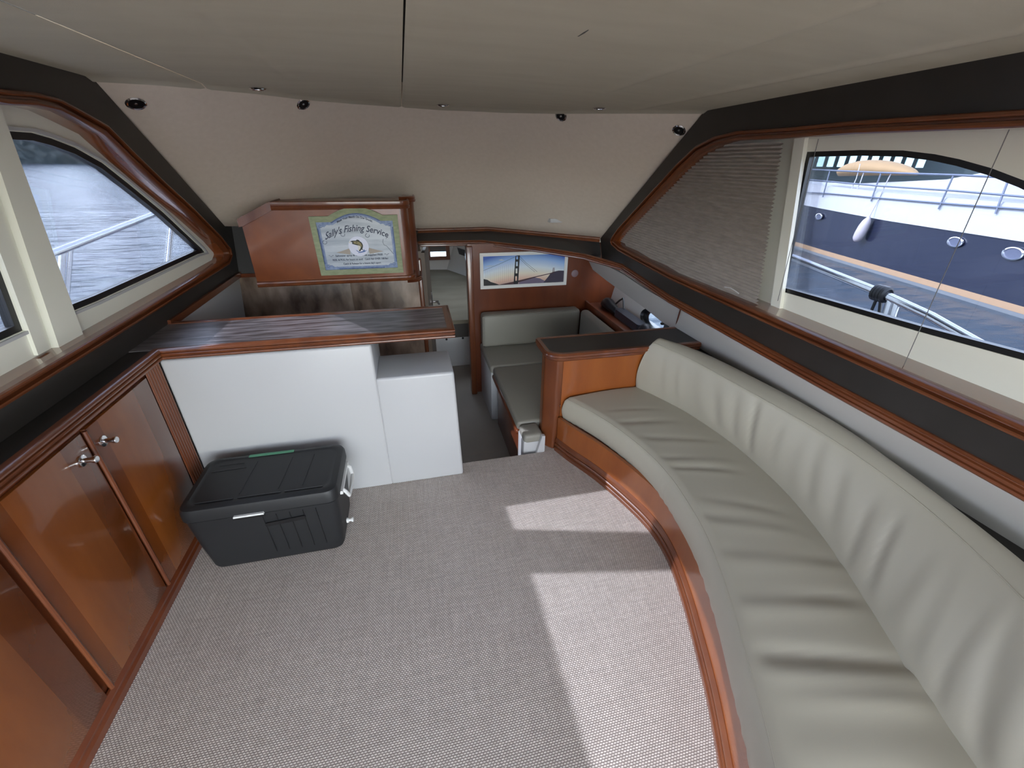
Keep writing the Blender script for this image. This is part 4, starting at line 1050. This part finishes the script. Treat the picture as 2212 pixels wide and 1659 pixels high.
# ------------------------------------------------------------------ downlights
def downlight(name, hit, nrm, label, grp):
    t = thing(name, label, 'light', hit, grp)
    lathe('bezel', [(.034, 0), (.036, .003), (.031, .006), (.026, .004), (.024, -.012)], hit, nrm, CHROME, t, 24)
    lathe('reflector', [(.025, .003), (.020, -.008), (.012, -.014)], hit, nrm, BLACK, t, 20)
    ax = Vector(nrm)
    lathe('bulb', [(.0, -.014), (.009, -.013), (.010, -.004), (.006, .004), (.0, .006)], hit, nrm, CHROME, t, 14)
FL = [((293, 223), 'chrome recessed spotlight on the front panel next to the port window'), ((655, 220), 'chrome recessed spotlight on the front panel above the galley locker'), ((1212, 250), 'chrome recessed spotlight on the front panel above the bridge picture'), ((1467, 281), 'chrome recessed spotlight on the front panel beside the pleated blind')]
FL[1] = ((655, 224), FL[1][1])
for (u, v), lab in FL:
    h, n_, i_, d_ = bvf.ray_cast(CAM, ray(u, v).normalized())
    if h is None: continue
    if n_.dot(ray(u, v)) > 0: n_ = -n_
    downlight('recessed_spotlight', h+n_*.001, n_, lab, 'spotlights on the sloping front panel')
CL = [((557, 190), 'chrome downlight in the headliner edge above the galley locker'), ((957, 226), 'chrome downlight in the headliner edge just right of the long seam'), ((1295, 233), 'chrome downlight in the creased headliner edge near the blind')]
for (u, v), lab in CL:
    h, n_, i_, d_ = bvc.ray_cast(CAM, ray(u, v).normalized())
    if h is None: continue
    downlight('ceiling_downlight', Vector((h.x, h.y, zceil(h.x, h.y)-.001)), Vector((0, 0, -1)), lab, 'downlights along the headliner edge')

# ------------------------------------------------------------------ pleated blind
bl = thing('pleated_blind', 'taupe pleated blind drawn over the forward starboard window', 'blind', (xr(2.3, 1.0, .05), 2.3, 1.0))
OB = .055
ble = [R2(u, v, OB) for u, v in ((1690, 306), (1640, 648))]
lef = [R2(u, v, OB) for u, v in ((1600, 306), (1500, 345), (1400, 450), (1352, 530))]
nple = 44; ztop = ble[0][1]; zbot = R2(1500, 610, OB)[1]-.015
rop2 = inset(rmo, .035)
def ymax_at(z):
    best = -9
    n = len(rop2)
    for i in range(n):
        (ya, za), (yb2, zb) = rop2[i], rop2[(i+1) % n]
        if (za-z)*(zb-z) <= 0 and abs(za-zb) > 1e-6:
            best = max(best, ya+(yb2-ya)*(z-za)/(zb-za))
    return best
rows = []
for k in range(nple*2+1):
    z = ztop+(zbot-ztop)*k/(nple*2); f = k/(nple*2)
    y0 = ble[0][0]+(ble[1][0]-ble[0][0])*f; y1 = ymax_at(z)
    if y1 < -5: continue
    y1 = y1+.045
    o = OB+(.008 if k % 2 else -.008); row = []
    for j in range(21):
        y = y0+(y1-y0)*j/20
        row.append((xr(y, z, o+.0012*math.sin(j*1.7+k*.3)), y, z+.0006*math.sin(j*.9+k)))
    rows.append(row)
grid('blind_fabric', rows, BLIND, bl, 20)
obj('bottom_rail', *tubegeo([(xr(y, zbot-.004, OB), y, zbot-.004) for y in (ble[1][0], 2.6)], .006, 6), CREAM, bl)
cp_ = [R2(u, v, .02) for u, v in ((1565, 620), (1578, 622), (1588, 628), (1596, 634))]
obj('pull_cord', *tubegeo([(xr(y, z, .02), y, z) for y, z in cp_], .0025, 6), WHITEP, bl)
for pts, nm in ((((2180, 280), (2130, 375), (2075, 510), (1990, 705), (1952, 790)), 'dark thin cord hanging across the middle of the aft starboard window'), (((1768, 300), (1745, 400), (1705, 560), (1680, 650)), 'dark thin cord hanging beside the window post next to the blind')):
    yz = [R2(u, v, .05) for u, v in pts]
    a, b = yz[0], yz[-1]
    tag(obj('blind_cord', *tubegeo([(xr(a[0]+(b[0]-a[0])*t, a[1]+(b[1]-a[1])*t, .05), a[0]+(b[0]-a[0])*t, a[1]+(b[1]-a[1])*t) for t in (0, .5, 1)], .0013, 6), mat('cord_grey', (.12, .12, .12), .7)), nm, 'cord')

# ------------------------------------------------------------------ outside: water, banks, rails, the moored boat
ZW = -.95
def water_mat():
    m = bpy.data.materials.new('harbour_water'); m.use_nodes = True; N = m.node_tree; L = N.links.new; b = N.nodes['Principled BSDF']
    b.inputs['Base Color'].default_value = (.042, .058, .078, 1); b.inputs['Roughness'].default_value = .22; b.inputs['IOR'].default_value = 1.33; b.inputs['Specular IOR Level'].default_value = .15
    g = N.nodes.new('ShaderNodeNewGeometry')
    def nz(sc, det):
        q = N.nodes.new('ShaderNodeMapping'); q.inputs['Scale'].default_value = sc; L(g.outputs['Position'], q.inputs[0])
        t = N.nodes.new('ShaderNodeTexNoise'); t.inputs['Scale'].default_value = 1; t.inputs['Detail'].default_value = det; L(q.outputs[0], t.inputs['Vector']); return t
    a = nz((.55, 1.3, 1), 3); c = nz((.10, .16, 1), 3)
    ad = N.nodes.new('ShaderNodeMath'); ad.operation = 'MULTIPLY_ADD'; ad.inputs[1].default_value = .35; L(a.outputs['Fac'], ad.inputs[0]); L(c.outputs['Fac'], ad.inputs[2])
    bp = N.nodes.new('ShaderNodeBump'); bp.inputs['Strength'].default_value = .9; bp.inputs['Distance'].default_value = .35
    L(ad.outputs[0], bp.inputs['Height']); L(bp.outputs[0], b.inputs['Normal'])
    return m
wt = obj('harbour_water', [(-900, -300, ZW), (900, -300, ZW), (900, 900, ZW), (-900, 900, ZW)], [(0, 1, 2, 3)], water_mat(), None, False)
wt['kind'] = 'structure'; wt['label'] = 'rippled harbour water around the boat'
LEAF = mat('bank_foliage', (.020, .03, .03), .9, noise=((.25, .25, .3), (.09, .105, .10, 1), 6, .4, .75))
def bank(name, path, h, depth, label, nseg=90, seed=1):
    r = random.Random(seed); P = along([Vector(p) for p in path], nseg); rows = []
    for j in range(8):
        t = j/7; row = []
        for i, p in enumerate(P):
            d = (P[min(i+1, nseg-1)]-P[max(i-1, 0)]).normalized(); n = Vector((d.y, -d.x, 0))
            if n.dot(p) < 0: n = -n
            zz = ZW+h*math.sin(math.pi/2*t)*(1+.25*math.sin(i*.9+seed)*t+r.uniform(-.12, .12)*t) if j else ZW-.5
            row.append(p+n*(depth*t+r.uniform(-.3, .3)*depth*.3*(j > 0))+Vector((0, 0, zz-p.z)))
        rows.append(row)
    o = grid(name, rows, LEAF, None, 80); o['kind'] = 'stuff'
    o['label'] = label; o['category'] = 'trees'; return o
bank('wooded_bank', [(-420, -60, 0), (-300, 200, 0), (-190, 320, 0), (-40, 420, 0)], 42, 60, 'dark wooded far bank across the water', 120, 2)
bank('wooded_shore', [(30, 90, 0), (60, 66, 0), (80, 40, 0), (95, 0, 0)], 10, 12, 'dark green shore behind the moored boat', 90, 5)
# own side rails
RAILM = STEEL
def rail(name, top, posts, label):
    t = thing(name, label, 'rail', Vector(posts[0][1]))
    obj('top_rail', *tubegeo(top, .019, 12), RAILM, t)
    for a, b in posts: obj('stanchion', *tubegeo([a, b], .016, 10), RAILM, t)
    return t
XRL = -1.78
lp = [PX(u, v, XRL) for u, v in ((105, 551), (240, 498), (335, 462))]
dv = (lp[2]-lp[0]).normalized()
rp_ = [lp[0]-dv*2.2, lp[0], lp[2], lp[2]+dv*2.0]
def post(ut, vt, ub, vb_):
    t = PX(ut, vt, XRL); b = PX(ub, vb_, XRL-.10); return (t, t+(b-t)*3.2)
rail('port_side_rail', rp_, [post(136, 540, 128, 655), post(150, 535, 141, 655), post(375, 447, 363, 575)], 'stainless side rail with stanchions outside the port window')
XRR = 2.12
rp2 = [PX(u, v, XRR) for u, v in ((1700, 552), (1900, 632), (2010, 683), (2140, 757))]
dv = (rp2[3]-rp2[0]).normalized()
top = [rp2[0]-dv*1.5]+rp2+[rp2[3]+dv*.9]
sr = PX(1925, 645, XRR)
rr_ = rail('starboard_side_rail', top, [(sr, Vector((XRR, sr.y-.09, .1))), (sr-dv*-.03, Vector((XRR, sr.y-.13, .1)))], 'stainless side rail outside the starboard window')
kn = PX(1903, 634, XRR)
st = thing('black_mooring_strap', 'black strap knotted around the starboard side rail', 'strap', kn)
V = []; F = []
for j in range(4):
    a, b = tubegeo([kn+Vector((.027*math.cos(t), -.022+.014*j, .027*math.sin(t))) for t in [2*math.pi*i/14 for i in range(14)]], .012, 6, True)
    k = len(V); V += a; F += [tuple(i+k for i in f) for f in b]
obj('strap_wrap', V, F, BLACK, st)
for o in (-.03, .03): obj('strap_tail', *tubegeo([kn+Vector((0, o*.3, -.02)), kn+Vector((0, o-.02, -.16)), kn+Vector((.01, o-.03, -.40))], .007, 6), BLACK, st)

# side decks of our own boat (below the windows)
DECK = mat('deck_gelcoat', (.6, .6, .58), .5)
struct(obj('floor_sidedeck_left', [(-1.30, -1.2, .12), (-1.95, -1.2, .12), (-1.9, 4.0, .15), (-1.30, 4.0, .15), (-1.9, -1.2, -1.2), (-1.75, 4.0, -1.2)], [(0, 1, 2, 3), (1, 4, 5, 2)], DECK), 'white side deck outside the port cabin side')
struct(obj('floor_sidedeck_right', [(1.76, -1.2, .05), (2.3, -1.2, .05), (2.25, 4.0, .08), (1.85, 4.0, .08), (2.2, -1.2, -1.2), (2.1, 4.0, -1.2)], [(0, 1, 2, 3), (1, 4, 5, 2)], DECK), 'white side deck outside the starboard cabin side')

# ---- moored boat
A = PZ(1705, 534, ZW); B = PZ(2212, 690, ZW)
ax = (A-B); LEN = ax.length; ax.normalize(); ou = Vector((-ax.y, ax.x, 0))
if ou.dot(CAM-B) < 0: ou = -ou          # towards us
mb = thing('moored_yacht', 'navy hulled motor yacht with white topsides moored alongside', 'boat', B.lerp(A, .3)-ou*1.5)
def BP(s, o, z): p = B+ax*s+ou*o; return Vector((p.x, p.y, z))
def HPx(u, v, o=0):
    n = ou; d = (B+ou*o).dot(n); r = ray(u, v); return CAM+r*((d-CAM.dot(n))/r.dot(n))
YRAIL = mat('yacht_rail_grey', (.12, .14, .19), .4, metal=.5)
NAVY = mat('navy_hull', (.010, .013, .028), .25, coat=.3); YW = mat('yacht_white', (.27, .28, .305), .4); TAN = mat('boot_stripe_tan', (.27, .175, .105), .5); YG = mat('antifoul_grey', (.14, .155, .17), .5)
SS = [-9, -6, -3, 0, 2, 4, 6, 8, 9.5, 11, 12]
def hb(s): return 0 if s < 7 else -2.0*((s-7)/5)**2
def strip(name, zs, os_, m_):
    rows = []
    for z0, o in zip(zs, os_): rows.append([BP(s, o+hb(s)*(1 if z0 < 0 else .75), z0+(.05*max(0, s-4)*.4 if z0 > 0 else 0)) for s in SS])
    rows += [[BP(s, -3.6-hb(s)*.5, zs[-1]+.02) for s in SS], [BP(s, -3.6, zs[0]) for s in SS]]
    return grid(name, rows, m_, mb, 40)
strip('hull', [-.74, -.3, .1, .36], [.0, .02, .03, .05], NAVY)
strip('boot_stripe', [-.87, -.74], [.0, .003], TAN)
strip('underwater_hull', [-1.4, -.87], [-.1, -.002], YG)
strip('topsides', [.362, .40, .95, 1.0], [.075, .06, .02, -.02], YW)
# deck and superstructure
cabp = [(8.2, 1.05), (6.4, 1.16), (5.2, 1.24), (3.8, 1.34), (3.0, 1.5), (2.2, 2.1), (1.0, 2.6), (-4, 3.4), (-8, 3.4)]
rows = [[BP(s, -.55, 1.0) for s, z in cabp], [BP(s, -.62, 1.0+(z-1.0)*.6) for s, z in cabp], [BP(s, -.85, z) for s, z in cabp], [BP(s, -2.6, z) for s, z in cabp], [BP(s, -2.9, 1.0) for s, z in cabp]]
grid('superstructure', rows, YW, mb, 40)
wn = [HPx(2140, 396, -.62), HPx(2300, 400, -.62), HPx(2300, 405, -.62), HPx(2140, 399, -.62)]
def hpt(u, v, o): return HPx(u, v, o)
# rails
for pts, r in (([(1745, 366), (1790, 368), (1903, 373), (2060, 378), (2190, 384), (2300, 388)], .022), ([(1745, 388), (1790, 392), (1903, 402), (2060, 412), (2212, 425), (2300, 432)], .020), ([(1735, 415), (1790, 418), (1903, 428), (2060, 441), (2212, 452), (2300, 460)], .018)):
    P = [HPx(u, v, .07) for u, v in pts]
    obj('guard_rail', *tubegeo(P, r, 8), YRAIL, mb)
for a, b in (((1793, 368), (1777, 426)), ((1903, 374), (1881, 435)), ((2060, 378), (2027, 452)), ((2180, 384), (2150, 462))):
    obj('rail_stanchion', *tubegeo([HPx(*a, .07), HPx(*b, .07)], .018, 8), YRAIL, mb)
for (u, v), ra in (((1770, 468), .16), ((2065, 523), .18), ((2190, 548), .20)):
    p = HPx(u, v, .055)
    ca = p
    V = []; F = []; n = 24
    for rr2, h in ((1.0, 0), (1.0, .03), (.86, .035), (.80, .0)):
        for k in range(n):
            a = 2*math.pi*k/n; q = ca+ax*(math.cos(a)*ra*rr2)+Vector((0, 0, math.sin(a)*ra*.6*rr2))+ou*h; V.append(q)
    for j in range(3):
        for k in range(n): F.append((j*n+k, j*n+(k+1) % n, (j+1)*n+(k+1) % n, (j+1)*n+k))
    pl = obj('portlight', V, F, CHROME, mb)
    obj('pane', [ca+ax*(math.cos(2*math.pi*k/n)*ra*.82)+Vector((0, 0, math.sin(2*math.pi*k/n)*ra*.5))+ou*.012 for k in range(n)], [tuple(range(n))], mat('yacht_port_glass', (.07, .08, .12), .2) if 'yacht_port_glass' not in bpy.data.materials else bpy.data.materials['yacht_port_glass'], pl)
c0_, c1_ = HPx(2115, 463, -.02), HPx(2150, 466, -.02)
obj('mooring_cleat', *tubegeo([c0_, c1_], .02, 8), STEEL, mb)
for t in (.3, .7): obj('cleat_foot', *tubegeo([c0_.lerp(c1_, t), c0_.lerp(c1_, t)-Vector((0, 0, .08))], .015, 8), STEEL, mb)
# covered dinghy on the foredeck
dg0, dg1 = HPx(1812, 384, -1.4), HPx(1990, 352, -1.4)
dd = (dg1-dg0); rows = []
for i in range(17):
    t = i/16; c = dg0+dd*t; c.z = 1.30+.10*t; r = .30*max(.03, math.sin(math.pi*min(.985, t**.7*.97+.015)))**.6
    rows.append([c+ou*(r*1.5*math.cos(a))+Vector((0, 0, r*.75*(1+math.sin(a)))) for a in [2*math.pi*k/14 for k in range(15)]])
dgy = tag(grid('covered_dinghy', rows, mat('tan_canvas', (.26, .17, .085), .8), None, 60, True), 'tan canvas covered dinghy on the foredeck of the moored yacht', 'dinghy')
# fender and its line
ft, fbm = HPx(1878, 468, .20), HPx(1848, 522, .20)
fd = thing('grey_fender', 'pale grey fender hanging on a line from the moored yacht', 'fender', fbm)
prof = [(.02, 0), (.07, .03), (.12, .12), (.135, .3), (.13, .55), (.10, .75), (.05, .86), (.03, .90)]
ln = (ft-fbm).length; k = ln/.90
lathe('fender_body', [(r*.95, h*k) for r, h in prof], fbm, ft-fbm, mat('fender_grey', (.36, .33, .36), .6), fd, 18)
obj('fender_line', *tubegeo([ft, HPx(1893, 440, .08), HPx(1925, 374, -.03)], .014, 6), mat('rope_grey', (.30, .29, .32), .8), fd)
rl = [HPx(u, v, -.02) for u, v in ((1858, 354), (1850, 385), (1838, 412), (1848, 416), (1858, 395), (1866, 372))]
tag(obj('rope_loop', *tubegeo(rl, .012, 6), mat('rope_white', (.45, .45, .5), .8)), 'looped rope hanging on the guard rail of the moored yacht', 'rope')
# waterfront shed with pale columns far behind
wfb = thing('waterfront_shed', 'waterfront building with a row of pale teal columns behind the moored yacht', 'building', (50, 47, ZW))
def FP(u, v, dist):
    r = ray(u, v); h = Vector((r.x, r.y, 0)).length; return CAM+r*(dist/h)
fa, fb_ = FP(1740, 352, 55), FP(2005, 346, 55)
dirw = (fb_-fa); dirw.z = 0; Lw = dirw.length; dirw.normalize(); nw = Vector((-dirw.y, dirw.x, 0))
if nw.dot(fa) < 0: nw = -nw
TEAL = mat('column_teal', (.42, .60, .60), .6); SHED = mat('shed_dark', (.03, .045, .05), .8)
def wb_(name, s0, s1, d0_, d1_, z0, z1, m_):
    base = Vector((fa.x, fa.y, 0)); V = []
    for z in (z0, z1):
        for s, d in ((s0, d0_), (s1, d0_), (s1, d1_), (s0, d1_)): p = base+dirw*s+nw*d; V.append((p.x, p.y, z))
    return obj(name, V, [(0, 3, 2, 1), (4, 5, 6, 7), (0, 1, 5, 4), (1, 2, 6, 5), (2, 3, 7, 6), (3, 0, 4, 7)], m_, wfb, False)
wb_('back_wall', -8, Lw+8, 2, 3, ZW, 6, SHED); wb_('roof', -8, Lw+8, -1, 4, 6, 6.6, YW)
ncol = 11
for i in range(ncol):
    s = Lw*(i+.2)/ncol; wb_('column', s, s+Lw/ncol*.62, -.2, .6, 1.55, 6, TEAL)
wb_('quay', -8, Lw+8, -2.5, 4, ZW, -.1, mat('quay_pale', (.5, .52, .54), .7))
